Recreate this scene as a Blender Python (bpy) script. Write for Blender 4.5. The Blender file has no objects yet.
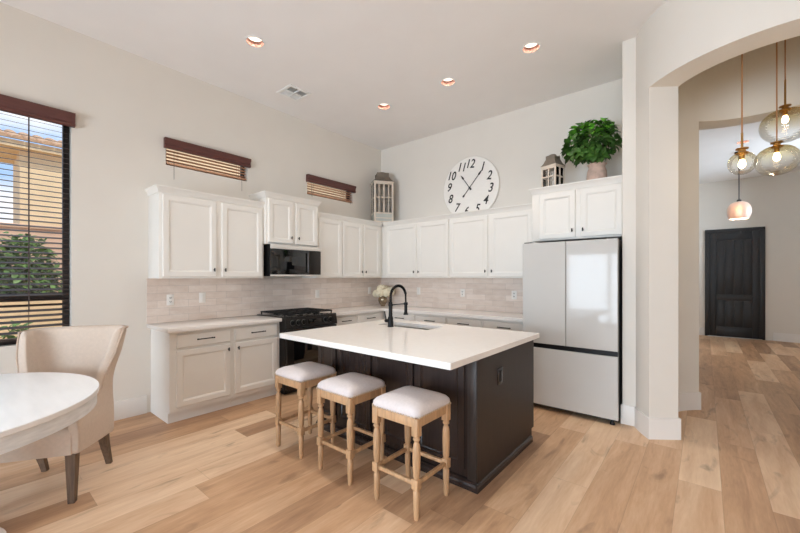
import bpy, bmesh, math, random
from mathutils import Vector, Matrix
PI = math.pi
R = math.radians
S = bpy.context.scene
COL = S.collection

# ------------------------------------------------------------------ camera
YAW = math.atan(305 / 367)
cam_d = bpy.data.cameras.new('camera')
cam = bpy.data.objects.new('camera', cam_d)
COL.objects.link(cam)
cam.location = (4.427, -4.80, 1.40)
cam.rotation_euler = (PI / 2, 0, YAW)
cam_d.sensor_fit = 'HORIZONTAL'
cam_d.sensor_width = 36
cam_d.lens = 36 * 367 / 800
cam_d.shift_y = 10.5 / 800
cam_d.clip_start = 0.02
S.camera = cam

# ------------------------------------------------------------------ view, world, sun, daylight at the windows
S.view_settings.view_transform = 'Standard'
S.view_settings.look = 'None'
S.view_settings.gamma = 1
S.view_settings.use_curve_mapping = False
S.view_settings.exposure = -0.05
S.cycles.use_denoising = True
S.cycles.max_bounces = 12
S.cycles.diffuse_bounces = 7
S.cycles.glossy_bounces = 4
S.cycles.transparent_max_bounces = 24
S.cycles.sample_clamp_indirect = 6
S.cycles.caustics_reflective = False
S.cycles.caustics_refractive = False

w = bpy.data.worlds.new('sky')
S.world = w
w.use_nodes = True
nt = w.node_tree
nt.nodes.clear()
o_ = nt.nodes.new('ShaderNodeOutputWorld')
bg = nt.nodes.new('ShaderNodeBackground')
tc = nt.nodes.new('ShaderNodeTexCoord')
mp = nt.nodes.new('ShaderNodeMapping')
mp.inputs['Scale'].default_value = (1.4, 1.4, 3.2)
nz = nt.nodes.new('ShaderNodeTexNoise')
nz.inputs['Scale'].default_value = 2.6
nz.inputs['Detail'].default_value = 7
rp = nt.nodes.new('ShaderNodeValToRGB')
rp.color_ramp.elements[0].position = 0.42
rp.color_ramp.elements[0].color = (0.42, 0.62, 0.95, 1)
rp.color_ramp.elements[1].position = 0.62
rp.color_ramp.elements[1].color = (1, 1, 1, 1)
nt.links.new(tc.outputs['Generated'], mp.inputs['Vector'])
nt.links.new(mp.outputs['Vector'], nz.inputs['Vector'])
nt.links.new(nz.outputs['Fac'], rp.inputs['Fac'])
nt.links.new(rp.outputs['Color'], bg.inputs['Color'])
bg.inputs['Strength'].default_value = 1.25
nt.links.new(bg.outputs['Background'], o_.inputs['Surface'])


def light(name, kind, loc, energy, color=(1, 1, 1), rot=(0, 0, 0), parent=None, **kw):
    d = bpy.data.lights.new(name, kind)
    d.energy = energy
    d.color = color
    for k, v in kw.items():
        setattr(d, k, v)
    o = bpy.data.objects.new(name, d)
    COL.objects.link(o)
    o.location = loc
    o.rotation_euler = rot
    if parent:
        o.parent = parent
    return o


sun = light('sun', 'SUN', (0, 0, 20), 2.6, (1, 0.93, 0.82), angle=R(0.6))
sun.rotation_euler = Vector((-0.62, -0.12, -0.95)).to_track_quat('-Z', 'Y').to_euler()
DAY = (0.79, 0.94, 1.09)
# daylight at the slider and left windows; rear and foyer fills are added
light('daylight_slider', 'AREA', (2.35, -8.86, 1.15), 290, DAY, (PI / 2, 0, 0), shape='RECTANGLE', size=2.3, size_y=2.1)
light('rear_fill', 'AREA', (5.3, -8.86, 1.75), 165, DAY, (PI / 2, 0, 0), shape='RECTANGLE', size=2.0, size_y=1.9)  # fill lamp at an unseen window, added for even light
light('daylight_left', 'AREA', (-0.32, -7.1, 1.8), 190, DAY, (0, -PI / 2, 0), shape='RECTANGLE', size=1.9, size_y=1.6)


light('daylight_window', 'AREA', (-0.3, -5.40, 1.85), 95, DAY, (0, -PI / 2, 0), shape='RECTANGLE', size=1.9, size_y=1.05)
light('foyer_fill', 'AREA', (7.26, 4.2, 2.55), 150, DAY, (0, PI / 2, 0), shape='RECTANGLE', size=1.2, size_y=1.7)  # added fill lamp at an unseen window, brightens the foyer


# ------------------------------------------------------------------ materials
def lin(c):
    return tuple(((v / 255) / 12.92 if v / 255 <= 0.04045 else ((v / 255 + 0.055) / 1.055) ** 2.4) for v in c) + (1,)


def new_mat(name):
    m = bpy.data.materials.new(name)
    m.use_nodes = True
    t = m.node_tree
    return m, t, t.nodes['Principled BSDF'], t.nodes['Material Output']


def pm(name, col, rough=0.5, metal=0.0, var=0.06, scale=8, bump=0.0, bscale=60, stretch=(1, 1, 1), coat=0.0, spec=None, sheen=0.0):
    m, t, b, out = new_mat(name)
    tc = t.nodes.new('ShaderNodeTexCoord')
    mp = t.nodes.new('ShaderNodeMapping')
    mp.inputs['Scale'].default_value = stretch
    t.links.new(tc.outputs['Object'], mp.inputs['Vector'])
    nz = t.nodes.new('ShaderNodeTexNoise')
    nz.inputs['Scale'].default_value = scale
    nz.inputs['Detail'].default_value = 5
    t.links.new(mp.outputs['Vector'], nz.inputs['Vector'])
    rp = t.nodes.new('ShaderNodeValToRGB')
    c = lin(col)
    rp.color_ramp.elements[0].position = 0.3
    rp.color_ramp.elements[1].position = 0.7
    rp.color_ramp.elements[0].color = tuple(max(0, v * (1 - var)) for v in c[:3]) + (1,)
    rp.color_ramp.elements[1].color = tuple(min(1, v * (1 + var)) for v in c[:3]) + (1,)
    t.links.new(nz.outputs['Fac'], rp.inputs['Fac'])
    t.links.new(rp.outputs['Color'], b.inputs['Base Color'])
    b.inputs['Roughness'].default_value = rough
    b.inputs['Metallic'].default_value = metal
    b.inputs['Coat Weight'].default_value = coat
    b.inputs['Coat Roughness'].default_value = 0.08
    b.inputs['Sheen Weight'].default_value = sheen
    if spec is not None:
        b.inputs['Specular IOR Level'].default_value = spec
    if bump:
        n2 = t.nodes.new('ShaderNodeTexNoise')
        n2.inputs['Scale'].default_value = bscale
        n2.inputs['Detail'].default_value = 4
        t.links.new(mp.outputs['Vector'], n2.inputs['Vector'])
        bp = t.nodes.new('ShaderNodeBump')
        bp.inputs['Strength'].default_value = bump
        bp.inputs['Distance'].default_value = 0.004
        t.links.new(n2.outputs['Fac'], bp.inputs['Height'])
        t.links.new(bp.outputs['Normal'], b.inputs['Normal'])
    return m


def emit(name, col, strength):
    m, t, b, out = new_mat(name)
    b.inputs['Base Color'].default_value = lin(col)
    b.inputs['Emission Color'].default_value = lin(col)
    b.inputs['Emission Strength'].default_value = strength
    return m


def math_node(t, op, a, b=None):
    n = t.nodes.new('ShaderNodeMath')
    n.operation = op
    for i, v in enumerate((a, b)):
        if v is None:
            continue
        if isinstance(v, (int, float)):
            n.inputs[i].default_value = v
        else:
            t.links.new(v, n.inputs[i])
    return n.outputs[0]


def thin_glass(name, tint=(255, 255, 255), top=None, zr=None, gloss=1.0, wavy=0.0):
    """clear pane or blown glass: transparent with a fresnel reflection"""
    m, t, b, out = new_mat(name)
    t.nodes.remove(b)
    tr = t.nodes.new('ShaderNodeBsdfTransparent')
    tr.inputs['Color'].default_value = lin(tint)
    gl = t.nodes.new('ShaderNodeBsdfGlossy')
    gl.inputs['Roughness'].default_value = 0.02
    lw = t.nodes.new('ShaderNodeFresnel')
    lw.inputs['IOR'].default_value = 1.45
    mx = t.nodes.new('ShaderNodeMixShader')
    t.links.new(math_node(t, 'MULTIPLY', lw.outputs['Fac'], gloss), mx.inputs['Fac'])
    t.links.new(tr.outputs['BSDF'], mx.inputs[1])
    t.links.new(gl.outputs['BSDF'], mx.inputs[2])
    t.links.new(mx.outputs['Shader'], out.inputs['Surface'])
    if top is not None:                       # ombre glass: amber shoulders on a clear bowl
        tc = t.nodes.new('ShaderNodeTexCoord')
        sp = t.nodes.new('ShaderNodeSeparateXYZ')
        t.links.new(tc.outputs['Object'], sp.inputs['Vector'])
        mr = t.nodes.new('ShaderNodeMapRange')
        mr.inputs['From Min'].default_value = zr[0]
        mr.inputs['From Max'].default_value = zr[1]
        t.links.new(sp.outputs['Z'], mr.inputs['Value'])
        rp = t.nodes.new('ShaderNodeValToRGB')
        rp.color_ramp.elements[0].color = lin(tint)
        rp.color_ramp.elements[1].color = lin(top)
        t.links.new(mr.outputs['Result'], rp.inputs['Fac'])
        t.links.new(rp.outputs['Color'], tr.inputs['Color'])
    if wavy:
        tc = t.nodes.new('ShaderNodeTexCoord')
        wv = t.nodes.new('ShaderNodeTexWave')
        wv.bands_direction = 'Z'
        wv.inputs['Scale'].default_value = 14
        wv.inputs['Distortion'].default_value = 2.5
        t.links.new(tc.outputs['Object'], wv.inputs['Vector'])
        bp = t.nodes.new('ShaderNodeBump')
        bp.inputs['Strength'].default_value = wavy
        bp.inputs['Distance'].default_value = 0.01
        t.links.new(wv.outputs['Fac'], bp.inputs['Height'])
        t.links.new(bp.outputs['Normal'], gl.inputs['Normal'])
        t.links.new(bp.outputs['Normal'], lw.inputs['Normal'])
    return m


def floor_material():
    """wide oak planks running along +y"""
    m, t, b, out = new_mat('oak_planks')
    tc = t.nodes.new('ShaderNodeTexCoord')
    sp = t.nodes.new('ShaderNodeSeparateXYZ')
    t.links.new(tc.outputs['Object'], sp.inputs['Vector'])
    W, L = 0.2265, 1.52
    xs = math_node(t, 'DIVIDE', math_node(t, 'SUBTRACT', sp.outputs['X'], 4.285 - 40 * W), W)
    row = math_node(t, 'FLOOR', xs)
    fx = math_node(t, 'FRACT', xs)
    wn = t.nodes.new('ShaderNodeTexWhiteNoise')
    wn.noise_dimensions = '1D'
    t.links.new(row, wn.inputs['W'])
    ys = math_node(t, 'ADD', math_node(t, 'DIVIDE', sp.outputs['Y'], L), math_node(t, 'MULTIPLY', wn.outputs['Value'], 7.3))
    colm = math_node(t, 'FLOOR', ys)
    fy = math_node(t, 'FRACT', ys)
    cb = t.nodes.new('ShaderNodeCombineXYZ')
    t.links.new(row, cb.inputs['X'])
    t.links.new(colm, cb.inputs['Y'])
    w2 = t.nodes.new('ShaderNodeTexWhiteNoise')
    w2.noise_dimensions = '2D'
    t.links.new(cb.outputs['Vector'], w2.inputs['Vector'])
    # grain coordinates shifted per plank
    off = t.nodes.new('ShaderNodeVectorMath')
    off.operation = 'MULTIPLY_ADD'
    t.links.new(w2.outputs['Color'], off.inputs[0])
    off.inputs[1].default_value = (37, 53, 11)
    t.links.new(tc.outputs['Object'], off.inputs[2])
    mp = t.nodes.new('ShaderNodeMapping')
    mp.inputs['Scale'].default_value = (1, 0.11, 1)
    t.links.new(off.outputs['Vector'], mp.inputs['Vector'])
    g1 = t.nodes.new('ShaderNodeTexNoise')
    g1.inputs['Scale'].default_value = 9
    g1.inputs['Detail'].default_value = 8
    g1.inputs['Roughness'].default_value = 0.62
    g1.inputs['Distortion'].default_value = 0.6
    t.links.new(mp.outputs['Vector'], g1.inputs['Vector'])
    g2 = t.nodes.new('ShaderNodeTexNoise')
    g2.inputs['Scale'].default_value = 75
    g2.inputs['Detail'].default_value = 4
    t.links.new(mp.outputs['Vector'], g2.inputs['Vector'])
    mp3 = t.nodes.new('ShaderNodeMapping')
    mp3.inputs['Scale'].default_value = (1, 0.3, 1)
    t.links.new(off.outputs['Vector'], mp3.inputs['Vector'])
    g3 = t.nodes.new('ShaderNodeTexNoise')
    g3.inputs['Scale'].default_value = 7
    g3.inputs['Detail'].default_value = 5
    g3.inputs['Distortion'].default_value = 1.0
    t.links.new(mp3.outputs['Vector'], g3.inputs['Vector'])
    rp = t.nodes.new('ShaderNodeValToRGB')
    els = rp.color_ramp.elements
    els[0].position, els[0].color = 0.0, lin(FLOOR_DARK)
    els[1].position, els[1].color = 1.0, lin(FLOOR_LIGHT)
    e = els.new(0.5)
    e.color = lin(FLOOR_MID)
    v = math_node(t, 'ADD', math_node(t, 'MULTIPLY', w2.outputs['Value'], 0.62),
                  math_node(t, 'ADD', math_node(t, 'MULTIPLY', g1.outputs['Fac'], 0.85), math_node(t, 'MULTIPLY', g2.outputs['Fac'], 0.24)))
    v = math_node(t, 'SUBTRACT', v, 0.32)
    t.links.new(v, rp.inputs['Fac'])
    # knots and mineral streaks
    kr = t.nodes.new('ShaderNodeValToRGB')
    kr.color_ramp.elements[0].position = 0.60
    kr.color_ramp.elements[0].color = (0, 0, 0, 1)
    kr.color_ramp.elements[1].position = 0.80
    kr.color_ramp.elements[1].color = (1, 1, 1, 1)
    t.links.new(g3.outputs['Fac'], kr.inputs['Fac'])
    mk = t.nodes.new('ShaderNodeMixRGB')
    t.links.new(math_node(t, 'MULTIPLY', kr.outputs['Color'], 0.75), mk.inputs['Fac'])
    t.links.new(rp.outputs['Color'], mk.inputs['Color1'])
    mk.inputs['Color2'].default_value = lin((112, 84, 64))
    # seams
    e1 = math_node(t, 'LESS_THAN', math_node(t, 'MINIMUM', fx, math_node(t, 'SUBTRACT', 1.0, fx)), 0.007)
    e2 = math_node(t, 'LESS_THAN', math_node(t, 'MINIMUM', fy, math_node(t, 'SUBTRACT', 1.0, fy)), 0.0011)
    seam = math_node(t, 'MAXIMUM', e1, e2)
    ms = t.nodes.new('ShaderNodeMixRGB')
    t.links.new(math_node(t, 'MULTIPLY', seam, 0.25), ms.inputs['Fac'])
    t.links.new(mk.outputs['Color'], ms.inputs['Color1'])
    ms.inputs['Color2'].default_value = lin((95, 68, 48))
    t.links.new(ms.outputs['Color'], b.inputs['Base Color'])
    b.inputs['Roughness'].default_value = 0.42
    b.inputs['Specular IOR Level'].default_value = 0.35
    bp = t.nodes.new('ShaderNodeBump')
    bp.inputs['Strength'].default_value = 0.12
    bp.inputs['Distance'].default_value = 0.002
    t.links.new(math_node(t, 'SUBTRACT', g2.outputs['Fac'], seam), bp.inputs['Height'])
    t.links.new(bp.outputs['Normal'], b.inputs['Normal'])
    return m


def tile_material(name, axis):
    """glazed handmade tiles in a running bond"""
    m, t, b, out = new_mat(name)
    tc = t.nodes.new('ShaderNodeTexCoord')
    sp = t.nodes.new('ShaderNodeSeparateXYZ')
    t.links.new(tc.outputs['Object'], sp.inputs['Vector'])
    cb = t.nodes.new('ShaderNodeCombineXYZ')
    t.links.new(sp.outputs[axis], cb.inputs['X'])
    t.links.new(math_node(t, 'SUBTRACT', sp.outputs['Z'], 0.915), cb.inputs['Y'])
    br = t.nodes.new('ShaderNodeTexBrick')
    br.inputs['Scale'].default_value = 1
    br.inputs['Brick Width'].default_value = 0.305
    br.inputs['Row Height'].default_value = 0.0785
    br.inputs['Mortar Size'].default_value = 0.0016
    br.inputs['Mortar Smooth'].default_value = 0.3
    br.inputs['Color1'].default_value = lin(TILE_A)
    br.inputs['Color2'].default_value = lin(TILE_B)
    br.inputs['Mortar'].default_value = lin((196, 186, 178))
    br.offset = 0.37
    br.offset_frequency = 2
    t.links.new(cb.outputs['Vector'], br.inputs['Vector'])
    mp = t.nodes.new('ShaderNodeMapping')
    mp.inputs['Scale'].default_value = (0.5, 1.6, 1)
    t.links.new(cb.outputs['Vector'], mp.inputs['Vector'])
    nz = t.nodes.new('ShaderNodeTexNoise')
    nz.inputs['Scale'].default_value = 13
    nz.inputs['Detail'].default_value = 4
    t.links.new(mp.outputs['Vector'], nz.inputs['Vector'])
    mx = t.nodes.new('ShaderNodeMixRGB')
    mx.blend_type = 'SOFT_LIGHT'
    mx.inputs['Fac'].default_value = 0.5
    t.links.new(br.outputs['Color'], mx.inputs['Color1'])
    t.links.new(nz.outputs['Fac'], mx.inputs['Color2'])
    t.links.new(mx.outputs['Color'], b.inputs['Base Color'])
    b.inputs['Roughness'].default_value = 0.12
    n2 = t.nodes.new('ShaderNodeTexNoise')
    n2.inputs['Scale'].default_value = 26
    n2.inputs['Detail'].default_value = 3
    t.links.new(cb.outputs['Vector'], n2.inputs['Vector'])
    h = math_node(t, 'SUBTRACT', math_node(t, 'MULTIPLY', n2.outputs['Fac'], 0.9), math_node(t, 'MULTIPLY', br.outputs['Fac'], 0.8))
    bp = t.nodes.new('ShaderNodeBump')
    bp.inputs['Strength'].default_value = 0.45
    bp.inputs['Distance'].default_value = 0.006
    t.links.new(h, bp.inputs['Height'])
    t.links.new(bp.outputs['Normal'], b.inputs['Normal'])
    return m


FLOOR_DARK, FLOOR_MID, FLOOR_LIGHT = (134, 98, 74), (203, 163, 127), (240, 212, 180)
TILE_A, TILE_B = (232, 218, 207), (219, 203, 191)
M = {}
M['wall'] = pm('wall_paint', (225, 219, 210), 0.85, var=0.012, scale=3, bump=0.06, bscale=90)
M['ceiling'] = pm('ceiling_paint', (238, 235, 233), 0.9, var=0.012, scale=3, bump=0.06, bscale=90)
M['trim'] = pm('trim_paint', (232, 228, 223), 0.45, var=0.01)
M['floor'] = floor_material()
M['tile_x'] = tile_material('backsplash_tile_back', 'X')
M['tile_y'] = tile_material('backsplash_tile_left', 'Y')
M['cab'] = pm('cabinet_paint', (230, 226, 219), 0.38, var=0.012, scale=4)
M['quartz'] = pm('white_quartz', (236, 231, 226), 0.16, var=0.02, scale=30)
M['black'] = pm('black_metal', (26, 25, 25), 0.42, 0.6, var=0.1)
M['blacksteel'] = pm('black_stainless', (62, 58, 56), 0.3, 0.85, var=0.05, scale=5, stretch=(1, 1, 40))
M['blackglass'] = pm('black_glass', (10, 10, 11), 0.05, 0, var=0.05, coat=0.5)
M['iron'] = pm('cast_iron', (22, 21, 21), 0.6, 0.2, var=0.15, bump=0.2)
M['reflectsteel'] = pm('steel_painted_reflection', (224, 219, 212), 0.35, 0.35, var=0.03, stretch=(40, 1, 1))  # white reflection on the stainless strips is put into the base colour
M['steel'] = pm('brushed_steel', (190, 188, 184), 0.28, 0.95, var=0.03, stretch=(40, 1, 1))
M['fridge'] = pm('white_fridge_glass', (199, 197, 193), 0.06, var=0.006, spec=0.25)
M['fridgeside'] = pm('fridge_side_steel', (70, 67, 68), 0.4, 0.6, var=0.04)
M['espresso'] = pm('espresso_wood', (46, 36, 33), 0.27, var=0.14, scale=5, stretch=(14, 14, 1), spec=0.5)
M['espressox'] = pm('espresso_side_veneer', (50, 41, 36), 0.42, var=0.16, scale=5, stretch=(14, 14, 1), spec=0.25)
M['oak'] = pm('stool_oak', (186, 148, 110), 0.5, var=0.2, scale=9, stretch=(6, 6, 0.8), bump=0.12, bscale=50)
M['nail'] = pm('pale_brass_nail', (206, 184, 156), 0.35, 0.6)
M['linen'] = pm('pale_linen', (212, 202, 199), 0.85, var=0.05, scale=60, bump=0.3, bscale=420, sheen=0.2)
M['beige'] = pm('beige_linen', (205, 187, 171), 0.88, var=0.04, scale=50, bump=0.25, bscale=420, sheen=0.25)
M['piping'] = pm('beige_piping', (192, 170, 152), 0.85, var=0.05, scale=50)
M['darkwood'] = pm('weathered_leg_wood', (104, 84, 68), 0.6, var=0.3, scale=10, stretch=(8, 8, 0.9), bump=0.2)
M['marble'] = pm('whitewashed_top', (240, 239, 238), 0.3, var=0.04, scale=7, stretch=(0.5, 3, 1))
M['washed'] = pm('whitewashed_edge', (224, 226, 228), 0.5, var=0.10, scale=12, stretch=(1, 1, 5))
M['blindwood'] = pm('mahogany_blind', (92, 52, 47), 0.38, var=0.14, scale=8, stretch=(6, 1, 6))
M['slat'] = pm('dark_slat', (74, 62, 58), 0.4, var=0.1, scale=8)
M['sunlitslat'] = pm('slat_painted_sun', (200, 150, 118), 0.5, var=0.08, scale=8)  # orange sunlight on the high slats is put into their colour
M['bronze'] = pm('bronze_frame', (58, 50, 47), 0.45, 0.3, var=0.08)
M['vinyl'] = pm('white_vinyl', (236, 236, 234), 0.4, var=0.01)
M['glass'] = thin_glass('window_glass')
M['brass'] = pm('aged_brass', (184, 142, 82), 0.3, 0.9, var=0.08)
M['cordgold'] = pm('copper_cord', (178, 128, 86), 0.55, 0.3, var=0.08)
M['globe'] = thin_glass('amber_globe', (254, 253, 250), (240, 225, 178), (-0.02, 0.11), gloss=0.6, wavy=0.12)
M['bulb'] = emit('warm_bulb', (255, 222, 170), 14)
M['lamp'] = emit('downlight_lamp', (255, 240, 222), 2.5)
M['baffle'] = pm('downlight_baffle', (120, 82, 70), 0.35, var=0.02)
M['plate'] = pm('white_plate', (236, 232, 226), 0.35, var=0.01)
M['socket'] = pm('dark_slot', (60, 58, 56), 0.5)
M['clockface'] = pm('clock_face', (238, 234, 228), 0.6, var=0.02, scale=14, stretch=(1, 1, 4))
M['ink'] = pm('dark_paint', (40, 37, 36), 0.6, var=0.2, scale=40)
M['lanternwood'] = pm('lantern_wood', (214, 200, 184), 0.65, var=0.1, scale=14, bump=0.1)
M['zinc'] = pm('lantern_roof_zinc', (128, 118, 106), 0.5, 0.55, var=0.12, scale=14)
M['greypanel'] = pm('lantern_panel', (176, 180, 174), 0.5, var=0.08)
M['terracotta'] = pm('worn_terracotta', (206, 178, 162), 0.85, var=0.2, scale=16, bump=0.5, bscale=30)
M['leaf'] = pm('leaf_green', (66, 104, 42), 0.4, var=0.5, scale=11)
M['leaflight'] = pm('leaf_highlight', (112, 186, 58), 0.42, var=0.25, scale=14)  # brighter green stands for highlights on top of the plant
M['leafdark'] = pm('leaf_shrub', (92, 124, 62), 0.55, var=0.5, scale=5)
M['stem'] = pm('stem_brown', (104, 92, 66), 0.7, var=0.2)
M['petal'] = pm('cream_petal', (238, 230, 206), 0.7, var=0.06, scale=30)
M['vase'] = pm('bronze_mercury_glass', (150, 134, 112), 0.22, 0.8, var=0.3, scale=22)
M['frontdoor'] = pm('black_door_paint', (34, 34, 36), 0.42, var=0.12, scale=6, stretch=(8, 8, 1))
M['rosy'] = pm('rosy_ribbed_glass', (240, 212, 194), 0.35, var=0.04)
M['stucco'] = pm('house_stucco', (236, 212, 174), 0.9, var=0.05, scale=4, bump=0.3)
M['rooftile'] = pm('clay_roof_tile', (196, 160, 128), 0.8, var=0.25, scale=5)
M['pinkwall'] = pm('pink_stucco', (222, 186, 160), 0.9, var=0.06, scale=5, bump=0.3)
M['block'] = pm('tan_block_wall', (230, 204, 164), 0.9, var=0.08, scale=5, bump=0.3)
M['earth'] = pm('ground_gravel', (190, 160, 124), 0.95, var=0.15, scale=6, bump=0.4)


def translucent_rosy():
    m = M['rosy']
    t = m.node_tree
    b = t.nodes['Principled BSDF']
    b.inputs['Transmission Weight'].default_value = 0.35
    tc = t.nodes.new('ShaderNodeTexCoord')
    wv = t.nodes.new('ShaderNodeTexWave')
    wv.bands_direction = 'Z'
    wv.inputs['Scale'].default_value = 22
    t.links.new(tc.outputs['Object'], wv.inputs['Vector'])
    bp = t.nodes.new('ShaderNodeBump')
    bp.inputs['Strength'].default_value = 0.5
    t.links.new(wv.outputs['Fac'], bp.inputs['Height'])
    t.links.new(bp.outputs['Normal'], b.inputs['Normal'])
    b.inputs['Emission Color'].default_value = lin((255, 200, 170))
    b.inputs['Emission Strength'].default_value = 0.0


translucent_rosy()


# ------------------------------------------------------------------ mesh helpers
class B:
    def __init__(self):
        self.bm = bmesh.new()

    def box(self, x0, x1, y0, y1, z0, z1, bev=0.0, seg=2):
        bm = self.bm
        v = [bm.verts.new(p) for p in ((x0, y0, z0), (x1, y0, z0), (x1, y1, z0), (x0, y1, z0),
                                       (x0, y0, z1), (x1, y0, z1), (x1, y1, z1), (x0, y1, z1))]
        fs = [bm.faces.new([v[i] for i in q]) for q in ((3, 2, 1, 0), (4, 5, 6, 7), (0, 1, 5, 4), (1, 2, 6, 5), (2, 3, 7, 6), (3, 0, 4, 7))]
        if bev:
            es = list({e for f in fs for e in f.edges})
            bmesh.ops.bevel(bm, geom=es, offset=bev, segments=seg, profile=0.5, affect='EDGES', clamp_overlap=True)
        return self

    def loops(self, rings, cap0=True, cap1=True, closed=True):
        """bridge successive rings of points"""
        bm = self.bm
        vr = [[bm.verts.new(p) for p in r] for r in rings]
        n = len(vr[0])
        for a, b in zip(vr[:-1], vr[1:]):
            for i in range(n if closed else n - 1):
                j = (i + 1) % n
                bm.faces.new((a[i], a[j], b[j], b[i]))
        if cap0:
            bm.faces.new(list(reversed(vr[0])))
        if cap1:
            bm.faces.new(vr[-1])
        return self

    def lathe(self, prof, c=(0, 0, 0), seg=24, cap0=True, cap1=True, axis='Z', sx=1, sy=1):
        rings = []
        for r, z in prof:
            ring = []
            for i in range(seg):
                a = 2 * PI * i / seg
                p = (r * math.cos(a) * sx, r * math.sin(a) * sy, z)
                if axis == 'Y':
                    p = (p[0], z, -p[1])
                elif axis == 'X':
                    p = (z, p[0], p[1])
                ring.append((c[0] + p[0], c[1] + p[1], c[2] + p[2]))
            rings.append(ring)
        return self.loops(rings, cap0, cap1)

    def tube(self, pts, r, seg=10, cap=True):
        pts = [Vector(p) for p in pts]
        rr = r if isinstance(r, (list, tuple)) else [r] * len(pts)
        rings = []
        up = None
        for i, p in enumerate(pts):
            d = (pts[min(i + 1, len(pts) - 1)] - pts[max(i - 1, 0)]).normalized()
            if up is None:
                up = Vector((0, 0, 1)) if abs(d.z) < 0.9 else Vector((1, 0, 0))
            s = d.cross(up).normalized()
            up = s.cross(d).normalized()
            rings.append([tuple(p + rr[i] * (math.cos(2 * PI * k / seg) * s + math.sin(2 * PI * k / seg) * up)) for k in range(seg)])
        return self.loops(rings, cap, cap)

    def prism(self, poly, axis, a, b):
        """extrude a 2-D polygon along an axis: X -> (y,z), Y -> (x,z), Z -> (x,y)"""
        def P(p, t):
            return {'X': (t, p[0], p[1]), 'Y': (p[0], t, p[1]), 'Z': (p[0], p[1], t)}[axis]
        return self.loops([[P(p, a) for p in poly], [P(p, b) for p in poly]])

    def panel(self, x0, x1, z0, z1, yb, prof):
        """front-facing (-y) panel; prof = [(inset, forward)] from the back edge to the centre"""
        rings = []
        for ins, fw in prof:
            rings.append([(x0 + ins, yb - fw, z0 + ins), (x1 - ins, yb - fw, z0 + ins), (x1 - ins, yb - fw, z1 - ins), (x0 + ins, yb - fw, z1 - ins)])
        return self.loops(rings)

    def ball(self, c, r, seg=10, sz=1.0):
        n = max(4, seg // 2 + 1)
        prof = [(max(1e-4, r * math.sin(PI * i / n)), -r * sz * math.cos(PI * i / n)) for i in range(n + 1)]
        return self.lathe(prof, c, seg)

    def leaf(self, p, d, n, L, W, fold=0.25):
        """a folded leaf blade from p along d"""
        d = Vector(d).normalized()
        n = Vector(n)
        n = (n - d * n.dot(d))
        n = n.normalized() if n.length > 1e-4 else d.orthogonal().normalized()
        s = d.cross(n).normalized()
        p = Vector(p)
        bm = self.bm
        mid = [p, p + d * L * 0.35 + n * 0.0, p + d * L * 0.7 - n * L * 0.03, p + d * L - n * L * 0.12]
        l = [p + d * L * 0.3 + s * W * 0.5 + n * W * fold, p + d * L * 0.66 + s * W * 0.42 + n * W * fold * 0.7]
        r = [p + d * L * 0.3 - s * W * 0.5 + n * W * fold, p + d * L * 0.66 - s * W * 0.42 + n * W * fold * 0.7]
        mv = [bm.verts.new(q) for q in mid]
        lv = [bm.verts.new(q) for q in l]
        rv = [bm.verts.new(q) for q in r]
        bm.faces.new((mv[0], mv[1], lv[0]))
        bm.faces.new((lv[0], mv[1], mv[2], lv[1]))
        bm.faces.new((lv[1], mv[2], mv[3]))
        bm.faces.new((rv[0], mv[1], mv[0]))
        bm.faces.new((rv[1], mv[2], mv[1], rv[0]))
        bm.faces.new((mv[3], mv[2], rv[1]))
        return self

    def xform(self, mat):
        bmesh.ops.transform(self.bm, matrix=mat, verts=self.bm.verts)
        return self

    def build(self, name, mat, parent=None, smooth=35, fix=True, subsurf=0):
        if fix:
            bmesh.ops.recalc_face_normals(self.bm, faces=self.bm.faces)
        me = bpy.data.meshes.new(name)
        self.bm.to_mesh(me)
        self.bm.free()
        if smooth:
            for p in me.polygons:
                p.use_smooth = True
            me.set_sharp_from_angle(angle=R(smooth))
        me.materials.append(mat)
        o = bpy.data.objects.new(name, me)
        COL.objects.link(o)
        if parent:
            o.parent = parent
        if subsurf:
            md = o.modifiers.new('subdivision', 'SUBSURF')
            md.levels = subsurf
            md.render_levels = subsurf
        return o


def tag(o, label, cat, group=None, kind=None):
    o['label'] = label
    o['category'] = cat
    if group:
        o['group'] = group
    if kind:
        o['kind'] = kind
    return o


def thing(name, label, cat, loc=(0, 0, 0), rot=0, group=None):
    o = bpy.data.objects.new(name, None)
    COL.objects.link(o)
    o.empty_display_size = 0.1
    o.location = loc
    o.rotation_euler = (0, 0, rot)
    return tag(o, label, cat, group)


def struct(o):
    o['kind'] = 'structure'
    return o


def copy_tree(o, parent=None):
    c = o.copy()
    COL.objects.link(c)
    if parent:
        c.parent = parent
    for ch in list(o.children):
        copy_tree(ch, c)
    return c


# ------------------------------------------------------------------ the room shell
CEIL = 3.647
ZT = CEIL + 0.2
B().box(-0.2, 9.2, -8.8, 9.0, -0.12, 0.0).build('floor', M['floor'], smooth=0)
struct(bpy.data.objects['floor'])


def wall_cells(axis, a0, a1, b0, b1, openings):
    """a straight wall with rectangular openings (u0,u1,z0,z1); axis 'X': spans y, thickness a0..a1"""
    us = sorted({b0, b1, *[v for o in openings for v in o[:2]]})
    zs = sorted({0.0, ZT, *[v for o in openings for v in o[2:]]})
    b = B()
    for u0, u1 in zip(us[:-1], us[1:]):
        for z0, z1 in zip(zs[:-1], zs[1:]):
            um, zm = (u0 + u1) / 2, (z0 + z1) / 2
            if any(o[0] < um < o[1] and o[2] < zm < o[3] for o in openings):
                continue
            if axis == 'X':
                b.box(a0, a1, u0, u1, z0, z1)
            else:
                b.box(u0, u1, a0, a1, z0, z1)
    return b


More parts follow.
